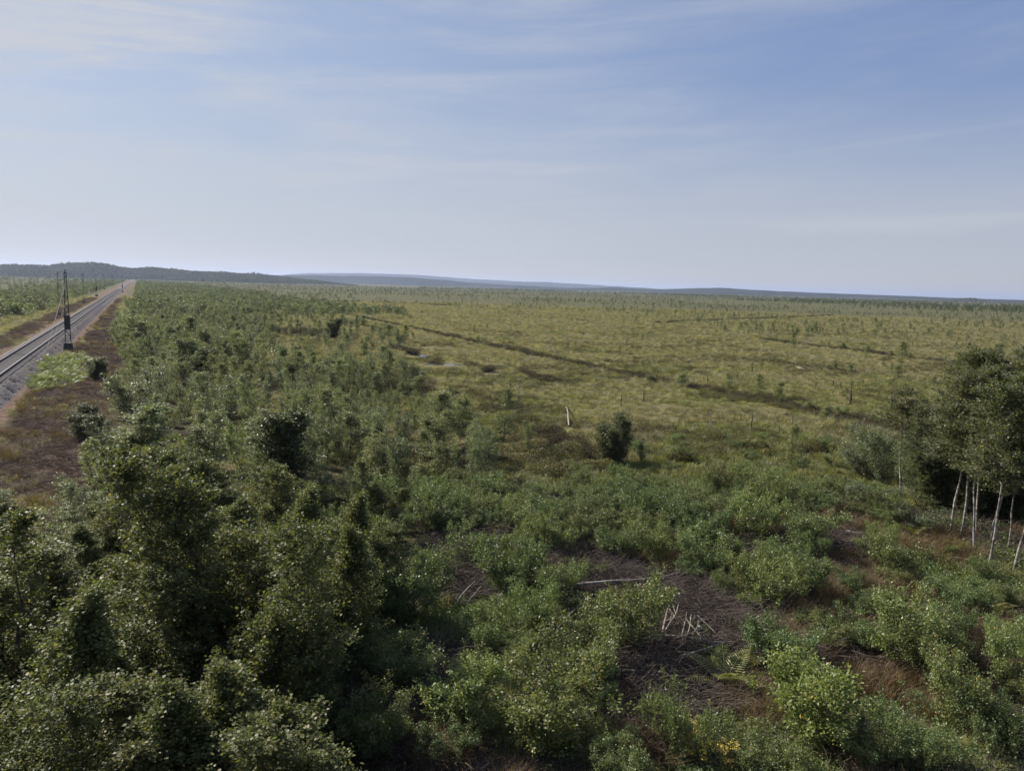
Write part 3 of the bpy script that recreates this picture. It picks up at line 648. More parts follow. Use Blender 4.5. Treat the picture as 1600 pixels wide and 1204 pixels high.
FG = [(650, 968, 112, 170), (560, 905, 85, 110), (770, 1010, 72, 112), (800, 938, 80, 112), (972, 1012, 110, 175), (872, 935, 66, 120), (730, 885, 55, 90), (1092, 822, 52, 96), (1183, 842, 68, 112),
      (1252, 856, 70, 120), (1172, 896, 60, 86), (1196, 952, 92, 120), (1252, 938, 84, 110), (1402, 902, 62, 116), (1095, 892, 66, 110), (965, 868, 56, 88), (885, 848, 50, 80), (1425, 1040, 112, 170), (640, 1072, 82, 150),
      (765, 1078, 66, 96), (1062, 1185, 112, 120), (905, 1065, 70, 120), (1505, 1140, 120, 150), (1585, 1090, 110, 130), (1560, 1190, 100, 150), (600, 1185, 100, 150), (1345, 965, 40, 70), (1480, 950, 50, 100),
      (1160, 1180, 40, 90), (1420, 1190, 90, 150), (690, 1200, 60, 120), (800, 1200, 80, 120), (960, 1215, 60, 110), (1545, 960, 40, 90), (1290, 1010, 50, 90), (1130, 930, 40, 50), (590, 985, 95, 110), (520, 940, 95, 100), (600, 860, 60, 90),
      (680, 830, 56, 90), (1010, 840, 48, 80), (1030, 780, 36, 60), (930, 905, 30, 40), (900, 800, 40, 90), (800, 820, 44, 90), (1325, 930, 40, 60), (1590, 960, 50, 70), (1570, 1030, 60, 90), (1490, 1040, 50, 90), (1390, 960, 36, 60), (1230, 1075, 60, 80)]
for i, (x, y, hp, wp) in enumerate(FG):
    put('shrub', i, x, y, hp*1.12, wp*0.98, 'birch_shrub', 'shrub', group='birch shrubs on the cleared ground', phrase='%s birch shrub' % ('wide rounded' if wp > 130 else 'small' if wp < 82 else 'leafy green'))
for x, y, hp, wp, ph in [(1288, 1172, 200, 195, 'large bright yellow-green oak sapling, the lightest shrub of the near ground'), (735, 1160, 135, 165, 'bright green oak sapling left of the brushwood strip'), (885, 1178, 165, 190, 'broad fresh-green rowan bush left of the brushwood strip'),
                         (395, 1230, 150, 130, 'yellow-green sapling in front of the dark near trees'), (1180, 960, 40, 50, 'small bright shrub beside the double birch shrub'), (1495, 935, 34, 70, 'yellow-green low shrub in front of the tall stand'),
                         (1478, 868, 26, 36, 'small yellow-green tuft of leaves at the foot of the white trunk'), (250, 1240, 120, 160, 'brownish leafy top of a sapling at the near left')]:
    put('oak', int(x), x, y, hp, wp, 'oak_sapling', 'sapling', ph, 'bright oak and rowan saplings', rz=x)
# the large near trees at the left (metres: x, y, height, width)
for i, (x, y, hh, w, ph) in enumerate([
    (-5.6, 14.6, 5.5, 3.7, 'tallest leafy near tree with glinting leaves at its top'), (-8.6, 13.4, 4.7, 3.6, 'leafy near tree with yellowing leaves left of the tallest one'),
    (-3.9, 12.4, 4.5, 3.0, 'dark shaded near tree at the right end of the near group'), (-7.0, 10.4, 4.1, 3.2, 'near tree below the tallest one, deep green'),
    (-11.0, 16.6, 2.9, 3.6, 'near tree at the left edge below the brown clearing'), (-8.2, 17.6, 4.3, 3.4, 'near tree behind the tallest one towards the railway'),
    (-5.1, 9.0, 3.4, 2.6, 'near tree in the front row under the dark gap'), (-9.0, 10.0, 3.9, 3.2, 'near tree at the lower left corner'),
    (-12.6, 13.6, 3.9, 3.6, 'near tree cut by the left edge of the view'), (-10.2, 21.0, 3.1, 3.2, 'tree of the near group closest to the brown clearing'),
    (-6.3, 20.6, 3.7, 3.0, 'near tree in front of the tall dark willow'), (-3.3, 15.6, 3.9, 2.5, 'slim dark near tree beside the cleared ground'),
    (-6.6, 7.6, 2.9, 2.6, 'low near tree at the lower edge of the view'), (-3.0, 9.6, 3.2, 2.2, 'shaded low tree at the lower edge beside the yellow-green sapling'),
    (-12.0, 15.2, 3.0, 3.2, 'near tree at the left edge beside the clearing'), (-4.3, 18.2, 3.5, 2.5, 'small tree right of the tallest near tree')]):
    put('near', i, x, y, hh, w, 'leafy_tree', 'tree', ph, 'large leafy trees close by at the left', world=True, rz=i*2.1)

rgn = random.Random(9)
for i in range(46):
    for _ in range(50):
        a = R(rgn.uniform(-38, -9)); r = rgn.uniform(8.5, 25); c = (math.sin(a)*r, math.cos(a)*r)
        if cut_f(*c) < .3 and track_lat(*c) > 7 and c[0] < -1.8-0.06*r: break
    hh = rgn.uniform(2.4, 3.7)
    if c[0]/c[1] < -.52: hh = min(hh, 8.4-0.285*math.hypot(*c))
    if hh < 1.4: continue
    put('near', i, c[0], c[1], hh, hh*rgn.uniform(.8, 1.0), 'near_young_tree', 'tree', None, 'young trees filling the near left', world=True, phrase='young leafy tree')
for i in range(16):
    x = rgn.uniform(1490, 1680); y = rgn.uniform(760, 870); put('tall', i, x, y, rgn.uniform(.72, .98)*8.0*ppm(x, y)*.92*.8, rgn.uniform(90, 150), 'birch_tree', 'tree', 'slim shaded birch crowded in the middle of the tall stand at the right', 'tall birches crowding the right stand')
for i in range(36):
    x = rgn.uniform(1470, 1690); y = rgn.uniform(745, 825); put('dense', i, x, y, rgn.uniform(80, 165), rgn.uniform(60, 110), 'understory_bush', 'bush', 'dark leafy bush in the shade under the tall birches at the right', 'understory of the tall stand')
for i, (x, y, hp, wp) in enumerate([(40, 850, 75, 110), (105, 815, 75, 95), (150, 770, 80, 90), (10, 900, 85, 120), (90, 890, 90, 120), (170, 725, 70, 80), (60, 960, 120, 130), (190, 800, 90, 100), (140, 850, 90, 110), (215, 730, 80, 90), (-20, 830, 70, 110), (250, 780, 90, 100)]):
    put('thicket' if i % 3 else 'near', i, x, y, hp*1.1, wp, 'near_young_tree', 'tree', None, 'young trees filling the near left', phrase='young leafy tree')
# young thicket along the railway and the saplings beyond
okz = lambda c: cut_f(c[0], c[1]) > 0.25 or track_lat(c[0], c[1]) < 5
def dist_size(c): return math.hypot(c[0], c[1])
def lay(kind, pts, name, cat, phrase, group, h0, h1, wr=1.0, auto=False, seed=0):
    rg = random.Random(seed)
    for c in pts:
        hh = rg.uniform(h0, h1)*(0.75+0.5*float(vnoise(c[0], c[1], 9, 6)))
        k2 = (rg.choice(['sapling', 'sapling', 'thicket', 'willow']) if kind == 'mixed' else rg.choice(['thicket', 'thicket', 'thicket', 'willow', 'sapling']) if kind == 'thicket' else kind)
        put(k2, rg.randrange(99), c[0], c[1], hh, hh*wr*rg.uniform(0.75, 1.2), name, cat, None if auto else phrase, group, world=True, phrase=phrase if auto else None, mode='m')
TA = [(120, 640), (150, 600), (165, 560), (185, 520), (300, 520), (370, 560), (420, 620), (480, 700), (470, 790), (300, 790), (60, 800), (50, 740)]
pa = scatter(TA, 1.9, 128, 1, avoid=okz)
lay('thicket', pa, 'thicket_birch', 'young tree', 'young multi-stemmed birch', 'young birches of the thicket beside the railway', 1.8, 3.6, 0.85, auto=True, seed=1)
TB = [(190, 520), (198, 478), (300, 474), (380, 490), (430, 520), (420, 560), (370, 560), (300, 520)]
pb = scatter(TB, 2.3, 250, 2, avoid=okz)
lay('thicket', pb, 'distant_thicket_birch', 'young tree', 'grey-green young birch crowded in the farther thicket between railway and bog', 'young birches of the farther thicket', 1.5, 3.1, 0.85, seed=2)
TCp = [(430, 590), (560, 590), (640, 620), (720, 640), (760, 700), (740, 760), (640, 790), (480, 800), (480, 700)]
pc = scatter(TCp, 1.45, 98, 3); lay('mixed', pc, 'slender_birch', 'young tree', 'slender young birch', 'young birches in the middle ground', 1.3, 3.0, 0.65, auto=True, seed=3)
TD_ = [(380, 480), (480, 490), (660, 530), (600, 560), (660, 600), (600, 640), (480, 600), (400, 560)]
pd_ = scatter(TD_, 2.2, 170, 4, avoid=okz); lay('mixed', pd_, 'bog_margin_birch', 'sapling', 'pale green birch sapling on the heathery margin between thicket and open bog', 'birch saplings on the bog margin', 0.8, 2.5, 0.75, seed=4)
TF = [(480, 830), (560, 790), (700, 780), (860, 760), (1010, 750), (1150, 770), (1400, 810), (1460, 860), (1640, 940), (1640, 1260), (430, 1260), (500, 1000)]
TFw = [tuple(P(*q)) for q in TF]
brf = lambda c: float(blobs(c[0], c[1], BRASH)) > 0.25 or float(blobs(c[0], c[1], RUST)) > 0.5
FEAT = [P(*q) for q in [(910, 913), (960, 908), (1020, 902), (1070, 985), (1045, 960), (1095, 985), (1150, 995), (1080, 1000), (1132, 1068), (1115, 1087), (1394, 842), (1340, 830), (1484, 838), (1523, 866), (727, 930), (700, 700), (1310, 812), (1140, 1105), (1085, 1190), (800, 1090)]]
def near_feat(c):
    for g in FEAT:
        vd = g/np.hypot(*g); d = c-g; f = d @ vd; q = d[0]*vd[1]-d[1]*vd[0]
        if abs(q) < .95 and -1.7 < f < .8: return True
    return False
brf0 = brf
brf = lambda c: brf0(c) or near_feat(c)
pf = scatter(TF, 1.2, 50, 5, avoid=brf); lay('shrub', pf, 'low_birch_shrub', 'shrub', 'low birch shrub', 'low shrubs on the cleared ground', 0.5, 1.05, 1.6, auto=True, seed=5)
pf2 = scatter(TF, 1.6, 36, 55, avoid=brf); lay('shrub', pf2, 'birch_shrub', 'shrub', 'full rounded birch shrub', 'birch shrubs on the cleared ground', 0.9, 1.5, 1.35, auto=True, seed=15)
TG = [(600, 790), (740, 765), (860, 785), (1010, 770), (1150, 770), (1300, 775), (1390, 790), (1400, 830), (1150, 815), (900, 830), (600, 840)]
pg = scatter(TG, 0.9, 80, 6, avoid=near_feat); lay('shrub', pg, 'marsh_shrub', 'shrub', 'knee-high green shrub in the lush strip between bog and cleared ground', 'knee-high shrubs of the lush strip', 0.45, 0.95, 1.7, seed=6)
# saplings left of the railway
TL_ = [(-60, 540), (0, 516), (60, 492), (130, 458), (150, 449), (60, 447), (-60, 470)]
ph_ = scatter(TL_, 2.3, 150, 7, avoid=lambda c: track_lat(c[0], c[1]) > -7.5); lay('thicket', ph_, 'trackside_birch', 'young tree', 'young birch in the green belt left of the railway verge', 'young birches left of the railway', 1.3, 2.3, 1.0, seed=7)
pq = scatter([(980, 690), (1200, 680), (1350, 700), (1440, 770), (1300, 780), (1000, 765)], 2.0, 26, 66); lay('shrub', pq, 'grassland_shrub', 'shrub', 'low meadow shrub', 'low shrubs in the grass left of the tall stand', 0.35, 0.8, 1.8, auto=True, seed=16)
# sparse on the bog
TH_ = [(560, 540), (760, 478), (1600, 498), (1600, 580), (1400, 650), (1000, 640), (700, 600)]
pi_ = scatter(TH_, 2.6, 230, 8); lay('sapling', pi_, 'bog_birch', 'sapling', 'stunted thin birch standing alone on the open bog', 'stunted birches on the open bog', 0.5, 1.5, 0.5, seed=8)
for q, (line, w) in enumerate(DITCH[:3]):
    rg = random.Random(40+q); 
    for (ax, ay), (bx, by) in zip(line[:-1], line[1:]):
        for k in range(max(1, int(math.hypot(bx-ax, by-ay)/[3.4, 3.5, 3.0][q]))):
            u = rg.random(); hh = rg.uniform(0.5, 1.0) if q == 0 else rg.uniform(0.6, 1.7)
            put('sapling' if q else ('shrub' if rg.random() < .6 else 'sapling'), rg.randrange(50), ax+(bx-ax)*u+rg.uniform(-.6, .6), ay+(by-ay)*u+rg.uniform(-.6, .6), hh, hh*rg.uniform(.7, 1.3), 'ditch_shrub', 'shrub',
                'little shrub growing out of the dark heather along the %s bog ditch' % ['nearest', 'second', 'third'][q], 'shrubs along the bog ditches', world=True)

# ---------------------------------------------------------------- dead stems, logs, brushwood
def curved(a, b, bend, rg, k=7):
    t = np.linspace(0, 1, k)[:, None]; a = np.array(a, float); b = np.array(b, float); p = a+(b-a)*t; L = np.linalg.norm(b-a)
    off = rg.normal(0, 1, 3)*bend*L; return p + np.sin(t*math.pi)*off + np.cumsum(rg.normal(0, bend*0.10*L, (k, 3)), 0)*np.sin(t*math.pi)
def snag(x, y, hp, label, r=0.05, mat='darkwood', seed=0, forks=3):
    rg = np.random.default_rng(seed+int(x)); g = P(x, y); H = hp/ppm(x, y); t = np.linspace(0, 1, 8)
    p = np.stack([np.cumsum(rg.normal(0, .012*H, 8)), np.cumsum(rg.normal(0, .012*H, 8)), t*H-0.1], 1); Lt = [(p, r*(1-0.6*t))]
    for k in range(forks):
        q = rg.uniform(.35, .9); o = np.array([np.interp(q, t, p[:, i]) for i in range(3)]); a = rg.uniform(0, 6.28); l = H*rg.uniform(.1, .28)
        Lt.append((curved(o, o+[l*math.cos(a)*.8, l*math.sin(a)*.8, l*.6], .1, rg, 5), np.linspace(r*.45, r*.15, 5)))
    V, Fq = tubes(Lt, 6); o = link('dead_stem', fix_tris('dead_stem', V, Fq, M[mat]), None, (g[0], g[1], gz(g)))
    tag(o, label, 'dead stem', 'dead stems standing on the bog')
for x, y, hp, lb, r, fk in [(1329, 630, 24, 'thick dark dead stump standing upright on the bog between the two ditches', .12, 1), (1392, 636, 32, 'dark dead stem with a fork at its foot, right of the thick stump', .07, 3), (1380, 668, 28, 'thin dead stem behind the right end of the main ditch', .045, 1),
    (1174, 672, 30, 'thin upright dead stem left of the bunch of thin birches', .05, 1), (1175, 583, 18, 'short dark dead stem beyond the main ditch', .08, 1), (1108, 672, 32, 'pale split dead stem beside its thin twin', .05, 2), (1111, 670, 20, 'thin twin of the pale split dead stem', .04, 1),
    (1217, 680, 20, 'short dead stem just right of the thin upright one', .045, 1), (1236, 700, 55, 'tallest thin dead stem rising above the dark birch', .035, 2), (1084, 672, 14, 'stubby dead stem left of the pale split one', .05, 0), (1005, 628, 24, 'lone thin dead stem near the left end of the ditch', .05, 1),
    (887, 545, 18, 'leaning dead stem far out beyond the pools', .07, 1), (968, 552, 14, 'small dead stem beyond the long ditch', .07, 0), (1302, 604, 12, 'small dark stub left of the thick stump', .06, 0), (1314, 608, 14, 'small stub just left of the thick stump', .07, 0), (811, 636, 40, 'bleached dead tree with a crooked side arm near the slender birch', .06, 4),
    (797, 610, 18, 'thin dead stem behind the crooked dead tree', .05, 1), (1350, 665, 14, 'pale short stub by the main ditch', .05, 0), (970, 636, 24, 'thin leaning stem above the round willow', .04, 1), (984, 650, 16, 'little dead stick beside the thin leaning stem', .04, 0), (1105, 600, 14, 'dark stub on the main ditch', .06, 0)]:
    snag(x, y, hp, lb, r, 'palewood' if 'pale' in lb or 'bleach' in lb else 'darkwood', 3, fk)
def log(x0, y0, x1, y1, label, r=0.06, z=0.16, mat='palewood', br=0, seed=1, name='fallen_log', z1=None, cat='log'):
    rg = np.random.default_rng(seed+int(x0)); a = P(x0, y0, z); b = P(x1, y1, z if z1 is None else z1)
    A = np.array([a[0], a[1], gz(a)+z]); Bv = np.array([b[0], b[1], gz(b)+(z if z1 is None else z1)]); mid = A
    p = curved(A, Bv, 0.045, rg, 9); p[:, 2] = np.maximum(p[:, 2], [gz(q)+r*.6 for q in p]); Lt = [(p-A, np.linspace(r, r*.45, 9))]
    for k in range(br):
        q = rg.uniform(.3, .95); o = np.array([np.interp(q*8, np.arange(9), (p-A)[:, i]) for i in range(3)]); L = np.linalg.norm(Bv-A)*rg.uniform(.12, .3); d = unit(Bv-A)*.7+rg.normal(0, .5, 3); d[2] = abs(d[2])*.6
        Lt.append((curved(o, o+d*L, .1, rg, 5), np.linspace(r*.4, r*.12, 5)))
    V, Fq = tubes(Lt, 7); o = link(name, fix_tris(name, V, Fq, M[mat]), None, tuple(A)); tag(o, label, cat); return o
log(893, 914, 1030, 900, 'long white birch log lying across the brushwood', .055, .35, br=2)
log(862, 990, 925, 925, 'thin bare pole leaning in the brushwood left of the long white log', .03, .2, z1=.5)
log(1022, 993, 1110, 1000, 'pale birch pole lying flat below the splayed white branches', .042, .25)
log(1110, 1003, 1192, 986, 'slim grey pole right of the flat pale one, towards the double shrub', .04, .3)
log(1060, 1024, 1135, 1000, 'thin grey stick below the slim pole', .025, .3)
log(1168, 1012, 1198, 998, 'short twisted stick at the right end of the poles', .025, .3)
log(1080, 1090, 1146, 1083, 'pale pole lying just under the large fern', .04, .2)
log(1100, 1110, 1180, 1098, 'long brown pole right below the one under the fern', .035, .2, mat='twig')
log(1170, 1158, 1215, 1152, 'brown stick at the bottom beside the yellow flowers', .03, .2, mat='twig')
log(780, 1102, 826, 1080, 'pale stick among leaves between the two bright shrubs', .028, .3)
log(712, 945, 742, 908, 'bare pole leaning in the small brushwood pile at the left', .022, .15, z1=.5)
log(723, 950, 752, 915, 'second bare pole of the small brushwood pile at the left', .018, .15, z1=.4)
log(889, 662, 884, 637, 'white broken birch log lying on the open bog grass', .055, .22, br=0)
log(1386, 831, 1399, 848, 'split white log leaning at the right end of the brushwood', .07, .45, z1=.15)
log(1391, 842, 1402, 850, 'shorter white log under the split one', .06, .35, z1=.1)
log(1320, 828, 1358, 831, 'grey log lying in front of the grey brushwood bank', .06, .2, br=1)
log(1352, 836, 1376, 833, 'short pale log between the grey log and the split white logs', .05, .2)
log(1285, 795, 1330, 828, 'grey branch lying down the bank of brushwood', .04, .25, br=3, mat='twig')
log(1490, 868, 1560, 892, 'long grey stick on the ground before the tall stand', .035, .15, mat='twig')
log(1530, 888, 1545, 896, 'short white log at the foot of the tall stand', .06, .15)
log(655, 706, 740, 690, 'long dark fallen trunk under the bushy young birch', .07, .3, 'darkwood', 3)
log(718, 690, 712, 676, 'bleached upright branch of the fallen trunk', .035, .2, z1=.9)
log(565, 792, 625, 778, 'pale fallen trunk lying in deep shade in the middle', .07, .3)
log(585, 788, 640, 775, 'dark fallen trunk above the pale one in the shade', .06, .3, 'darkwood')
log(575, 545, 610, 529, 'pale fallen tree lying far off on the bog edge', .10, .2) if False else log(583, 530, 607, 529, 'pale fallen tree lying far off on the bog edge', .12, .25)
log(757, 752, 770, 735, 'leaning pale stick in the grey brush', .03, .1, z1=.6)
log(773, 760, 795, 780, 'thin bleached stick beside the leaning pale one', .025, .5, z1=.1)
log(833, 752, 837, 745, 'small white stump beside the mossy hummock', .05, .2, z1=.4)
log(1246, 574, 1256, 576, 'small white stick on the second ditch', .10, .25)
log(500, 658, 530, 657, 'pale log in the young birches of the middle thicket', .06, .3)
log(560, 619, 590, 620, 'pale log at the top of the middle thicket', .06, .3)
log(47, 463, 58, 462, 'white fallen trunk in the bog left of the railway', .25, .4)
log(104, 447, 112, 447, 'white stone-like stump in the green left of the masts', .35, .5)
# splayed white branches
rg = np.random.default_rng(77)
for k, (x0, y0, x1, y1) in enumerate([(1035, 990, 1057, 926), (1040, 985, 1060, 945), (1065, 992, 1073, 955), (1072, 995, 1080, 958), (1100, 998, 1072, 966), (1082, 990, 1091, 968), (1118, 985, 1090, 960), (1060, 975, 1046, 950), (1030, 972, 1064, 962), (1052, 998, 1100, 978)]):
    log(x0, y0, x1, y1, 'bleached bare branch of the splayed fan in the brushwood', .013 if k > 1 else .022, .3, z1=.5 if k else .8, name='bleached_branch', cat='branch', br=3, seed=k)['group'] = 'splayed bleached branches'

# ---------------------------------------------------------------- ferns and flowers
def fern_mesh(seed, nf=11, L=0.75):
    rg = np.random.default_rng(seed); P0 = []; D = []; Z = []; st = []
    V = []; Fq = []; n0 = 0
    for k in range(nf):
        a = k*6.28/nf+rg.normal(0, .2); t = np.linspace(0, 1, 22); l = L*rg.uniform(.75, 1.15); e = rg.uniform(.75, 1.2)
        r = l*(t*math.cos(e)+.25*t**2); z = l*(t*math.sin(e)-.42*t**2.2); c = np.stack([r*math.cos(a), r*math.sin(a), z], 1); side = np.array([-math.sin(a), math.cos(a), 0])
        w = l*.24*np.sin(np.clip(t*1.05+.05, 0, 1)*math.pi)**.7*(1-t*.35)
        for i in range(2, 21):
            dd = c[min(i+1, 21)]-c[i-1]; dd = dd/np.linalg.norm(dd)
            for s in (-1, 1):
                tip = c[i]+side*s*w[i]+dd*w[i]*.45+[0, 0, -.12*w[i]]; b = dd*l*.022
                V += [c[i]-b*.5, c[i]+(tip-c[i])*.5-b*.55, tip, c[i]+(tip-c[i])*.5+b*.55]; Fq.append([n0, n0+1, n0+2, n0+3]); n0 += 4
        for i in range(0, 20):
            b = side*.006; V += [c[i]-b, c[i]+b, c[i+1]+b, c[i+1]-b]; Fq.append([n0, n0+1, n0+2, n0+3]); n0 += 4
    return np.array(V), np.array(Fq)
FERN = [mesh_np('fern', *fern_mesh(s), M['fern']) for s in range(3)]
for i, (x, y, hp, lb) in enumerate([(1132, 1068, 62, 'large yellow-green fern with arching fronds above the pale pole'), (1538, 960, 40, 'bright fern in the brown sedge below the tall stand'), (1515, 945, 30, 'smaller fern left of the bright one below the tall stand'),
    (1430, 836, 22, 'small fern at the shaded foot of the tall stand'), (1300, 828, 18, 'small fern by the grey brushwood bank'), (770, 830, 22, 'small green fern in the lush strip'), (1495, 862, 22, 'fern beside the stout white birch trunk'),
    (1265, 800, 18, 'little fern at the top of the brushwood bank'), (1560, 975, 32, 'low fern at the right edge of the sedge'), (1525, 1195, 46, 'fern at the bottom right under the shrubs'), (1175, 1035, 26, 'little fern right of the large one')]):
    g = P(x, y); s = hp/ppm(x, y)/0.52; tag(link('fern', FERN[i % 3], None, (g[0], g[1], gz(g)), i*1.7, (s, s, s)), lb, 'fern', 'ferns')
def flower(seed):
    rg = np.random.default_rng(seed); e = bpy.data.objects.new('flowering_plant', None); C.objects.link(e)
    st = []; V = []; Fq = []
    for k in range(9):
        a = rg.uniform(0, 6.28); r = rg.uniform(.02, .22); h = rg.uniform(.35, .8); tipp = np.array([r*math.cos(a), r*math.sin(a), h]); st.append((curved((0, 0, 0), tipp, .04, rg, 5), .004))
        pos = tipp+rg.normal(0, .03, (22, 3)); v, f = leaves(pos, .03, rg, .9, .6); Fq.append(f+len(V)*88 if False else f+sum(len(q) for q in V)); V.append(v)
    v, f = tubes(st, 3); link('stem', fix_tris('stem', v, f, M['greengrass']), e); link('bloom', mesh_np('bloom', np.concatenate(V), np.concatenate(Fq), M['flower']), e); return e
for i, (x, y) in enumerate([(1083, 1192), (1097, 1200), (1108, 1190), (1085, 1170), (1130, 1215)]):
    g = P(x, y); e = flower(i); e.location = (g[0], g[1], gz(g)); tag(e, 'stalk of small yellow flowers at the bottom among green shrubs', 'flower', 'yellow flowers')
# moss hummocks beside the heather
def hummock(x, y, wp, hp, label):
    g = P(x, y); s = ppm(x, y); rx = wp/2/s; rz = hp/s; rg = np.random.default_rng(int(x))
    pos = unit(rg.normal(0, 1, (5200, 3))); pos[:, 2] = np.abs(pos[:, 2]); pos *= (1+0.18*np.sin(pos[:, :1]*5+x)+rg.normal(0, .04, (5200, 1)))*[rx, rx*.75, rz]
    v, f = leaves(pos, .07, rg, .5, .6); e = link('bog_myrtle', mesh_np('bog_myrtle', v, f, M['bush']), None, (g[0], g[1], gz(g))); tag(e, label, 'bush', 'rounded bog bushes')
for x, y, wp, hp, lb in [(880, 715, 100, 26, 'flat yellow-green mound of bog shrub in front of the heather'), (835, 705, 60, 20, 'smaller green mound left of the flat yellow-green one'), (880, 742, 80, 22, 'lowest green mound in front of the white stump'), (935, 730, 60, 16, 'low brownish mound beside the round willow'),
                     (1180, 704, 40, 14, 'dark low mound on the bog right of the round willow'), (705, 760, 60, 26, 'mound of leaves before the deep shadow'), (565, 585, 26, 8, 'low dark mound at the bog edge'), (1270, 705, 50, 16, 'low mound in front of the thin dark birch'), (1120, 690, 60, 12, 'wide low mound in front of the dead stems'), (1060, 720, 40, 12, 'small mound at the right of the round willow')]:
    hummock(x, y, wp, hp, lb)

# ---------------------------------------------------------------- ground cover and far woods (uncountable): scattered instances
hidden = []
def proto(name, me): o = bpy.data.objects.new(name, me); return o
def scatter_stuff(name, pts, scale, protos, seed, tilt=0.15, wscale=None):
    pts = np.asarray(pts, np.float32); n = len(pts); rg = np.random.default_rng(seed)
    me = bpy.data.meshes.new(name); me.vertices.add(n); me.vertices.foreach_set('co', pts.ravel())
    sc = np.stack([scale*(1 if wscale is None else wscale), scale*(1 if wscale is None else wscale), scale], 1).astype(np.float32)
    a = me.attributes.new('iscale', 'FLOAT_VECTOR', 'POINT'); a.data.foreach_set('vector', sc.ravel())
    a = me.attributes.new('irot', 'FLOAT_VECTOR', 'POINT'); a.data.foreach_set('vector', np.stack([rg.normal(0, tilt, n), rg.normal(0, tilt, n), rg.uniform(0, 6.28, n)], 1).astype(np.float32).ravel())
    a = me.attributes.new('iidx', 'INT', 'POINT'); a.data.foreach_set('value', rg.integers(0, len(protos), n).astype(np.int32))
    col = bpy.data.collections.new(name+'_kinds')
    for i, pm in enumerate(protos): col.objects.link(proto('%s_kind_%02d' % (name, i), pm))
    ng = bpy.data.node_groups.new(name, 'GeometryNodeTree')
    ng.interface.new_socket('Geometry', in_out='INPUT', socket_type='NodeSocketGeometry'); ng.interface.new_socket('Geometry', in_out='OUTPUT', socket_type='NodeSocketGeometry')
    gi = N(ng, 'NodeGroupInput'); go = N(ng, 'NodeGroupOutput'); m2p = N(ng, 'GeometryNodeMeshToPoints'); iop = N(ng, 'GeometryNodeInstanceOnPoints'); ci = N(ng, 'GeometryNodeCollectionInfo')
    ci.inputs['Collection'].default_value = col; ci.inputs['Separate Children'].default_value = True; ci.inputs['Reset Children'].default_value = True
    def na(nm, ty): q = N(ng, 'GeometryNodeInputNamedAttribute', data_type=ty); q.inputs['Name'].default_value = nm; return q.outputs['Attribute']
    e2r = N(ng, 'FunctionNodeEulerToRotation')
    ng.links.new(gi.outputs[0], m2p.inputs['Mesh']); ng.links.new(m2p.outputs[0], iop.inputs['Points']); ng.links.new(ci.outputs[0], iop.inputs['Instance']); iop.inputs['Pick Instance'].default_value = True
    ng.links.new(na('iidx', 'INT'), iop.inputs['Instance Index']); ng.links.new(na('irot', 'FLOAT_VECTOR'), e2r.inputs[0]); ng.links.new(e2r.outputs[0], iop.inputs['Rotation']); ng.links.new(na('iscale', 'FLOAT_VECTOR'), iop.inputs['Scale'])
    ng.links.new(iop.outputs[0], go.inputs[0])
    o = link(name, me); md = o.modifiers.new('scatter', 'NODES'); md.node_group = ng; tag(o, kind='stuff'); return o
def tuft(seed, n, H, spread, w, mat, droop=0.5, cross=0.0):
    """clump of grass blades: two quads each"""
    rg = np.random.default_rng(seed); a = rg.uniform(0, 6.28, n); r = spread*np.sqrt(rg.uniform(0, 1, n)); b = np.stack([r*np.cos(a), r*np.sin(a), np.zeros(n)-.03], 1)
    d = np.stack([np.cos(a+rg.normal(0, .8, n)), np.sin(a+rg.normal(0, .8, n)), np.zeros(n)], 1); h = H*rg.uniform(.5, 1.15, n)[:, None]; o = rg.uniform(.15, .9, n)[:, None]*h*droop
    s = np.cross(d, [0, 0, 1.0])*w/2; m = b+d*o*.35+[0, 0, 1]*h*.6; t = b+d*o*1.25+[0, 0, 1]*h*(1-.35*droop)
    V = np.stack([b-s, b+s, m+s*.8, m-s*.8, t+s*.15, t-s*.15], 1).reshape(-1, 3); k = np.arange(n)[:, None]*6
    return mesh_np('tuft', V, np.concatenate([k+[0, 1, 2, 3], k+[3, 2, 4, 5]]), M[mat])
def brush(seed, n, H, spread, mat, lmat=None):
    """patch of bare twigs lying criss-cross, or of heather sprigs"""
    rg = np.random.default_rng(seed); Lt = []
    for k in range(n):
        a = rg.uniform(0, 6.28); e = abs(rg.normal(0.12, .25)) if 'twig' in mat else rg.uniform(.6, 1.4); l = H*rg.uniform(.5, 1.3); o = np.append(rg.normal(0, spread*.5, 2), rg.uniform(0, .15))
        Lt.append((curved(o, o+np.array([math.cos(a)*math.cos(e), math.sin(a)*math.cos(e), math.sin(e)])*l, .09, rg, 5), np.linspace(.006, .002, 5)))
    V, Fq = tubes(Lt, 3); return fix_tris('brush', V, Fq, M[mat], False)
def sprigs(seed, n, H, spread, size, mat, asp=.4):
    rg = np.random.default_rng(seed); a = rg.uniform(0, 6.28, n); r = spread*np.sqrt(rg.uniform(0, 1, n)); z = H*rg.uniform(.05, 1, n)*(1-.6*(r/spread)**2)
    v, f = leaves(np.stack([r*np.cos(a), r*np.sin(a), z], 1), size, rg, asp, .2, dirs=np.stack([np.cos(a)*.5, np.sin(a)*.5, np.ones(n)], 1)); return mesh_np('sprigs', v, f, M[mat])
def field(n, seed, wedge=(-36, 36), r0=9, r1=130, power=1.0):
    rg = np.random.default_rng(seed); a = rg.uniform(R(wedge[0]-3), R(wedge[1]+3), n); u = rg.uniform(0, 1, n); e = 2-power
    r = (r0**e+(r1**e-r0**e)*u)**(1/e) if e > 0.01 else r0*(r1/r0)**u
    return np.stack([np.sin(a)*r, np.cos(a)*r], 1)
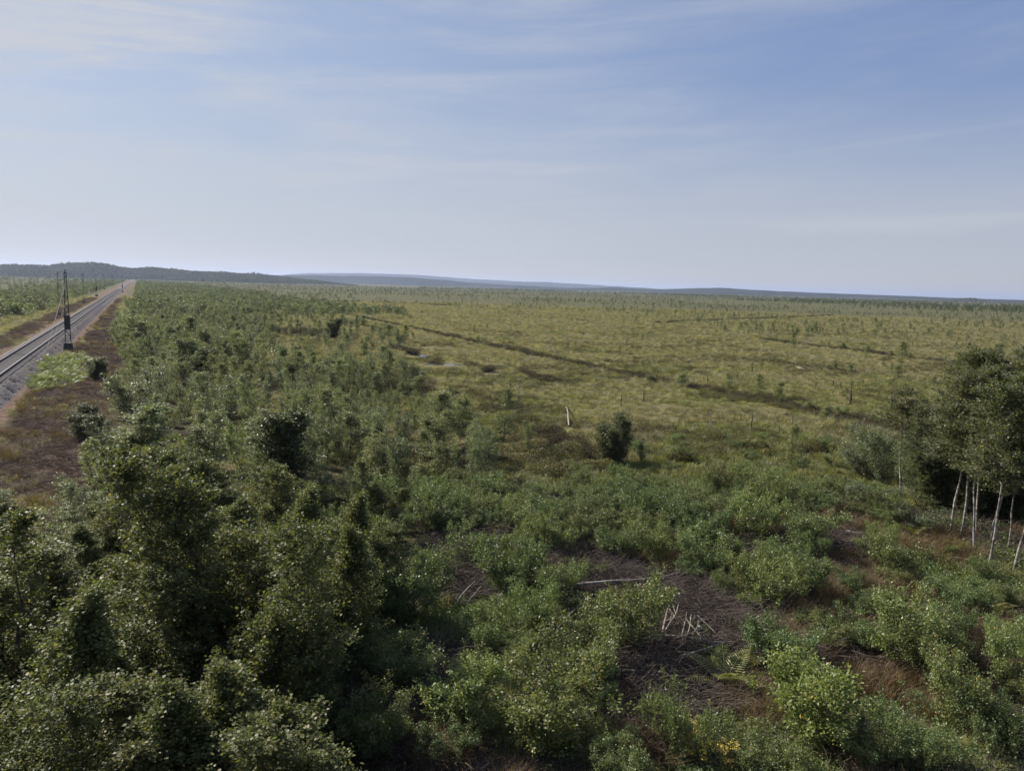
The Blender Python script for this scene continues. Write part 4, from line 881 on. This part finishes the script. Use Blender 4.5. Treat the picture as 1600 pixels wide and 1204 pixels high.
FOREW = [tuple(P(*q)) for q in [(-200, 690), (140, 690), (420, 640), (600, 690), (700, 770), (950, 755), (1150, 780), (1400, 800), (1800, 830), (1800, 1800), (-200, 1800)]]
def z3(p, dz=0.0): return np.column_stack([p, hgt(p[:, 0], p[:, 1])+dz])
# bog tussocks
bogp = field(95000, 21, r0=24, r1=360, power=1.2)
hf = heath_f(bogp[:, 0], bogp[:, 1]); cf = cut_f(bogp[:, 0], bogp[:, 1]); tl = track_lat(bogp[:, 0], bogp[:, 1]); infore = inpoly(bogp, FOREW) | inpoly(bogp, [tuple(P(*q)) for q in [(40, 760), (140, 600), (200, 480), (260, 480), (360, 560), (420, 640), (460, 720), (440, 830), (200, 830)]]); gr = inpoly(bogp, GREENZ)
inpool = np.zeros(len(bogp), bool)
for a, b, rx, ry in POOLS:
    g = P(a, b); inpool |= np.hypot((bogp[:, 0]-g[0])/rx/1.5, (bogp[:, 1]-g[1]+1.6)/(ry*2.6+2.2)) < 1
ok = (hf < .35) & (cf < .3) & (~infore) & (np.abs(tl) > 5) & (~inpool); dens = fbm(bogp[:, 0], bogp[:, 1], 7, 31)
rr = np.hypot(bogp[:, 0], bogp[:, 1])
sel = ok & ~gr & (dens > .24); s = np.random.default_rng(1).uniform(.6, 1.25, len(bogp))*(1+rr/260)*(.45+1.1*fbm(bogp[:, 0], bogp[:, 1], 10, 140))
greenish = fbm(bogp[:, 0], bogp[:, 1], 12, 40) + np.random.default_rng(4).normal(0, .06, len(bogp)) > .60 + rr/1500
TS = [tuft(i, 90, .30, .34, .012, 'grass', .9) for i in range(5)]; TG2 = [tuft(20+i, 80, .28, .32, .012, 'greengrass', .8) for i in range(5)]
scatter_stuff('bog_grass', z3(bogp[sel & ~greenish]), s[sel & ~greenish], TS, 1)
scatter_stuff('green_bog_grass', z3(bogp[sel & greenish | (ok & gr)]), s[sel & greenish | (ok & gr)], TG2, 2)
# heather
hp_ = field(60000, 22, r0=20, r1=260, power=1.2); hv = heath_f(hp_[:, 0], hp_[:, 1]); fo = inpoly(hp_, FOREW)
pin = np.zeros(len(hp_), bool)
for a, b, rx, ry in POOLS:
    g = P(a, b); pin |= np.hypot((hp_[:, 0]-g[0])/rx/1.4, (hp_[:, 1]-g[1]+1.4)/(ry*2.6+2.0)) < 1
sel = ((hv > .30) & ~fo & ~pin) & (np.abs(track_lat(hp_[:, 0], hp_[:, 1])) > 5); dl = []
for line, w in DITCH:
    for (ax, ay), (bx, by) in zip(line[:-1], line[1:]):
        k = int(math.hypot(bx-ax, by-ay)*13*w); u = rg.uniform(0, 1, k); o_ = rg.normal(0, w*.42, k); L_ = math.hypot(bx-ax, by-ay)+1e-9
        dl.append(np.stack([ax+(bx-ax)*u-(by-ay)/L_*o_, ay+(by-ay)*u+(bx-ax)/L_*o_], 1))
dl = np.concatenate(dl); dl = dl[fbm(dl[:, 0], dl[:, 1], 5, 66) > .43]; pin2 = np.zeros(len(dl), bool)
for a, b, rx, ry in POOLS:
    g = P(a, b); pin2 |= np.hypot((dl[:, 0]-g[0])/rx/1.4, (dl[:, 1]-g[1]+1.4)/(ry*2.6+2.0)) < 1
dl = dl[~pin2]
HS = [sprigs(i, 420, .34, .38, .05, 'heather') for i in range(4)]; BS = [sprigs(10+i, 380, .32, .38, .055, 'bush') for i in range(3)]
hq = np.concatenate([hp_[sel], dl]); rq = np.hypot(*hq.T)
scatter_stuff('heather', z3(hq), np.random.default_rng(2).uniform(.7, 1.25, len(hq))*(1+rq/260), HS+HS+BS[:1], 3)
bgs = (fbm(hp_[:, 0], hp_[:, 1], 9, 120)*.6+fbm(hp_[:, 0], hp_[:, 1], 2.5, 130)*.4 > .57) & ~fo & ~pin & (np.abs(track_lat(hp_[:, 0], hp_[:, 1])) > 9)
scatter_stuff('bog_shrub_cover', z3(hp_[bgs]), np.random.default_rng(33).uniform(.5, 1.3, bgs.sum()), BS+HS[:1], 44)
mar = inpoly(hp_, [tuple(P(*q)) for q in [(200, 640), (230, 480), (330, 455), (620, 520), (560, 560), (660, 620), (760, 680), (900, 730), (760, 790), (560, 830), (300, 800)]]) & (fbm(hp_[:, 0], hp_[:, 1], 5, 50) > .55) & (cut_f(hp_[:, 0], hp_[:, 1]) < .3)
scatter_stuff('low_bog_shrubs', z3(hp_[mar]), np.random.default_rng(3).uniform(.7, 1.4, mar.sum()), BS, 4)
# foreground: green undergrowth, rusty sedge, dead brushwood
fp = field(16000, 23, r0=9.5, r1=46, power=0.9); inf_ = inpoly(fp, FOREW); bf = blobs(fp[:, 0], fp[:, 1], BRASH); rf = blobs(fp[:, 0], fp[:, 1], RUST); fn = fbm(fp[:, 0], fp[:, 1], 2.2, 60)
UG = [sprigs(30+i, 260, .34, .30, .05, 'shrub', .65) for i in range(4)]; FT = [tuft(50+i, 90, .42, .25, .010, 'greengrass', .7) for i in range(3)]; RS = [tuft(60+i, 150, .55, .30, .007, 'rust', .6) for i in range(4)]
sel = inf_ & (bf < .2) & (rf < .45) & (fn > .54) & (cut_f(fp[:, 0], fp[:, 1]) < .4)
scatter_stuff('undergrowth', z3(fp[sel]), np.random.default_rng(4).uniform(.6, 1.3, sel.sum()), UG+FT, 5)
sel = inf_ & (rf > .35); sel2 = inf_ & (fn < .44) & (bf < .2) & (cut_f(fp[:, 0], fp[:, 1]) < .4)
scatter_stuff('rusty_sedge', z3(fp[sel | (sel2 & (fp[:, 0] > 0))]), np.random.default_rng(5).uniform(.6, 1.2, (sel | (sel2 & (fp[:, 0] > 0))).sum()), RS, 6)
bp = field(30000, 24, r0=10, r1=46, power=0.9); bb = blobs(bp[:, 0], bp[:, 1], BRASH); sel = (bb > .2) | ((fbm(bp[:, 0], bp[:, 1], 2.0, 70) < .52) & inpoly(bp, FOREW) & (bp[:, 0] > -3)); sel &= (np.random.default_rng(6).random(len(bp)) < np.where(bb > .2, .6, .30))
scatter_stuff('brushwood', z3(bp[sel]), np.random.default_rng(6).uniform(.6, 1.3, sel.sum()), [brush(i, 70, .62, .5, 'twig') for i in range(5)], 7, .12)
# verges of the railway
rg = np.random.default_rng(8); n = 30000; al = rg.uniform(0, 1, n)**1.5*330-75; lt = rg.uniform(-9, 11, n); vp = np.stack([T0[0]+TN[0]*lt+TDIR[0]*al, T0[1]+TN[1]*lt+TDIR[1]*al], 1)
sel = (cut_f(vp[:, 0], vp[:, 1]) > .2) & (np.abs(lt) > 3.0) & (fbm(vp[:, 0], vp[:, 1], 3, 80) > .53)
scatter_stuff('verge_grass', z3(vp[sel]), rg.uniform(.5, 1.2, sel.sum()), TS[:2]+TG2[:2]+RS[:1], 9)
sel = (cut_f(vp[:, 0], vp[:, 1]) > .2) & (np.abs(lt) > 3.6) & (fbm(vp[:, 0], vp[:, 1], 4, 81) < .64)
scatter_stuff('verge_brushwood', z3(vp[sel]), rg.uniform(.5, 1.1, sel.sum()), [brush(i+20, 60, .5, .5, 'redtwig') for i in range(3)], 10)
FP = [tuple(P(*q)) for q in [(38, 578), (72, 560), (110, 553), (134, 562), (136, 588), (110, 600), (72, 612), (45, 602)]]
q = np.array(scatter([(38, 578), (72, 560), (110, 553), (134, 562), (136, 588), (110, 600), (72, 612), (45, 602)], .16, 800, 91, 14)); q = q + rg.normal(0, .55, q.shape); q = q[fbm(q[:, 0], q[:, 1], 1.2, 33) > .44]
scatter_stuff('pale_fern_patch', z3(q), rg.uniform(.5, 1.5, len(q)), [mesh_np('pale_fern', *fern_mesh(s+9, 8, .7), M['palefern']) for s in range(3)], 11, .45)
# far saplings and woods
def lowtree(seed, n, H, Rr, size, mat, conic):
    r = np.random.default_rng(seed); u = r.uniform(0, 1, n)**.8; w = (Rr*(1-u)**.7+.08*Rr) if conic else Rr*np.sqrt(np.clip(1-(2*u-.9)**2/1.3, .02, 1)); a = r.uniform(0, 6.28, n); q = w*r.uniform(.2, 1, n)**.5*(1+.3*np.sin(3*a+7*u))
    v, f = leaves(np.stack([q*np.cos(a), q*np.sin(a), (.08+.9*u)*H], 1), size, r, .8, .4); return mesh_np('far_tree', v, f, M[mat])
FS = [lowtree(i, 110, 1.6, .38, .17, ['shrub', 'shrub_olive', 'tall', 'dark'][i % 4], i % 2 == 0) for i in range(8)]
far = field(46000, 31, r0=75, r1=1700, power=1.25); f1 = fbm(far[:, 0], far[:, 1], 60, 90); f2 = fbm(far[:, 0], far[:, 1], 14, 95); rr = np.hypot(*far.T)
keep = (f1*.45+f2*.35+np.random.default_rng(12).random(len(far))*.2 > .605-.13*np.clip(rr/800-.15, 0, 1)-.05*np.clip(-np.arctan2(far[:, 0], far[:, 1])*2, 0, 1)) & (np.abs(track_lat(far[:, 0], far[:, 1])-1) > 9)
scatter_stuff('far_saplings', z3(far[keep]), np.random.default_rng(9).gamma(4, .12, keep.sum())*(1+rr[keep]/1800)+.12, FS, 12, .05)
lb = np.stack([rg.uniform(0, 1, 9000)**1.9*1500+60, rg.uniform(7.5, 75, 9000)**1.0], 1); lp = np.array([along(l+1.5, a)[:2] for a, l in lb]); dn = rg.random(9000) < np.clip(1.3-lb[:, 1]/75-.1, .1, 1)
lp2 = np.array([along(-l-2, a)[:2] for a, l in lb[:5000]]); dn2 = rg.random(5000) < np.clip(1.0-lb[:5000, 1]/50, .05, 1)
lp = np.concatenate([lp[dn & (lb[:, 0] > 120)], lp2[dn2 & (lb[:5000, 0] > 90)]])
TT = [lowtree(20+i, 560, 2.1, 1.0, .17, ['shrub_olive', 'shrub', 'birch', 'dark'][i % 4], False) for i in range(8)]
scatter_stuff('far_thicket', z3(lp), rg.uniform(.7, 1.2, len(lp)), TT, 13, .05)
# belts of wood on the far plain
def belt(D0, D1, az0, az1, n, seed): r = np.random.default_rng(seed); a = R(az0)+R(az1-az0)*r.uniform(0, 1, n); d = D0+(D1-D0)*r.uniform(0, 1, n); return np.stack([np.sin(a)*d, np.cos(a)*d], 1)
bl = np.concatenate([belt(1500, 2600, -7, 40, 9000, 1), belt(850, 1200, 16, 40, 1500, 2), belt(600, 760, 24, 40, 300, 3), belt(1900, 2300, -42, -24, 3500, 4), belt(1000, 2000, -42, -27, 1200, 5)])
kp = (fbm(bl[:, 0], bl[:, 1], 120, 77) + rg.normal(0, .08, len(bl))) > .54; bl = bl[kp]; WT = [lowtree(40+i, 240, 7, [2.4, 1.6][i % 2], .8, 'tall' if i % 2 else 'shrub', i % 2 == 0) for i in range(4)]
scatter_stuff('far_wood', z3(bl), rg.uniform(.2, .6, len(bl)), WT, 14, .03)
# forest on the left ridge
ro = bpy.data.objects['left_ridge']; vv = np.array([v.co[:] for v in ro.data.vertices]).reshape(9, 160, 3); n = 9000
ui = rg.uniform(.2, 5.5, n); uj = rg.uniform(0, 158.9, n); i0 = ui.astype(int); j0 = uj.astype(int); fu = (ui-i0)[:, None]; fj = (uj-j0)[:, None]
rp_ = (vv[i0, j0]*(1-fj)+vv[i0, j0+1]*fj)*(1-fu)+(vv[i0+1, j0]*(1-fj)+vv[i0+1, j0+1]*fj)*fu
FW = [lowtree(60+i, 420, 12, [2.6, 4.0, 3.2][i % 3], 1.1, ['dark', 'tall', 'dark'][i % 3], i % 3 != 1) for i in range(6)]
scatter_stuff('ridge_forest', rp_, rg.uniform(.45, .9, n)*(.6+.8*vnoise(rp_[:, 0], rp_[:, 1], 60, 3))*np.clip((vv[4, j0, 2]-2)/16, .08, 1), FW, 15, .03)
# small wooded island at the right
isl = belt(3300, 3420, 0, 1, 1, 1); dI = ray(1515, 466); hI = math.hypot(dI[0], dI[1]); cI = np.array([dI[0], dI[1]])/hI*3400
ip = cI+rg.normal(0, 1, (260, 2))*[45, 30]; scatter_stuff('island_wood', z3(ip), rg.uniform(.6, 1.1, 260)*np.clip(1.3-np.hypot(*(ip-cI).T)/90, .3, 1.3), FW, 16, .03)

# ---------------------------------------------------------------- labels that say which one
LM = [('the lattice mast', 107, 546), ('the pale fern patch', 90, 585), ('the dark rounded thicket bush', 304, 594), ('the tall dark willow', 434, 778), ('the bushy middle birch', 690, 705), ('the round willow bush', 957, 722), ('the long white log', 960, 907),
      ('the splayed bleached branches', 1070, 985), ('the large fern', 1132, 1068), ('the bright oak sapling', 1288, 1172), ('the split white logs', 1394, 842), ('the stout white birch trunk', 1484, 838), ('the leaning slim birch', 1405, 792), ('the rowan bush', 885, 1178),
      ('the tallest near tree', 330, 1080), ('the small brushwood pile', 728, 930), ('the brown clearing', 60, 690), ('the fallen dark trunk', 700, 700), ('the grey brushwood bank', 1300, 812), ('the tall right stand', 1560, 880), ('the yellow flowers', 1095, 1190), ('the slender heather birch', 785, 690)]
ORD = ['nearest', 'second', 'third', 'fourth', 'fifth', 'sixth', 'seventh', 'eighth', 'ninth', 'tenth', 'eleventh', 'twelfth']
LW = [(n, P(x, y)) for n, x, y in LM]; buckets = {}
for o, ph, cat in AUTO:
    c = np.array(o.location[:2]); n, g = min(LW, key=lambda q: np.hypot(*(q[1]-c))); d = c-g; vd = g/np.hypot(*g); f = d @ vd; s = d[0]*vd[1]-d[1]*vd[0]
    side_ = ('behind' if f > 0 else 'in front of') if abs(f) > abs(s) else ('right of' if s > 0 else 'left of')
    buckets.setdefault((ph, side_, n), []).append((float(np.hypot(*d)), o))
for (ph, side_, n), L in buckets.items():
    L.sort(key=lambda q: q[0])
    for i, (_, o) in enumerate(L):
        o['label'] = f'{ph} {side_} {n}' if len(L) == 1 else f'{ph} {side_} {n}, ' + ('the nearest to it' if i == 0 else f'{ORD[min(i, 11)]} nearest to it' if i < 12 else 'among the farther ones')

# ---------------------------------------------------------------- haze
hz = boxes('haze', [(-31000, 31000, -31000, 31000, -3.0, 230.0, 0.0)], None) if False else bpy.data.meshes.new('haze')
v, f = box_np(-31000, 31000, -31000, 31000, -3.0, 155.0); hz.from_pydata(v, [], f)
mh, t, o = mat_new('haze_air'); pv = N(t, 'ShaderNodeVolumePrincipled'); pv.inputs['Color'].default_value = (0.56, 0.655, 0.93, 1); pv.inputs['Density'].default_value = 8.5e-5; pv.inputs['Anisotropy'].default_value = 0.3
t.links.new(pv.outputs[0], o.inputs['Volume']); hz.materials.append(mh); tag(link('haze', hz), kind='stuff')
print('objects', len(scene.objects))
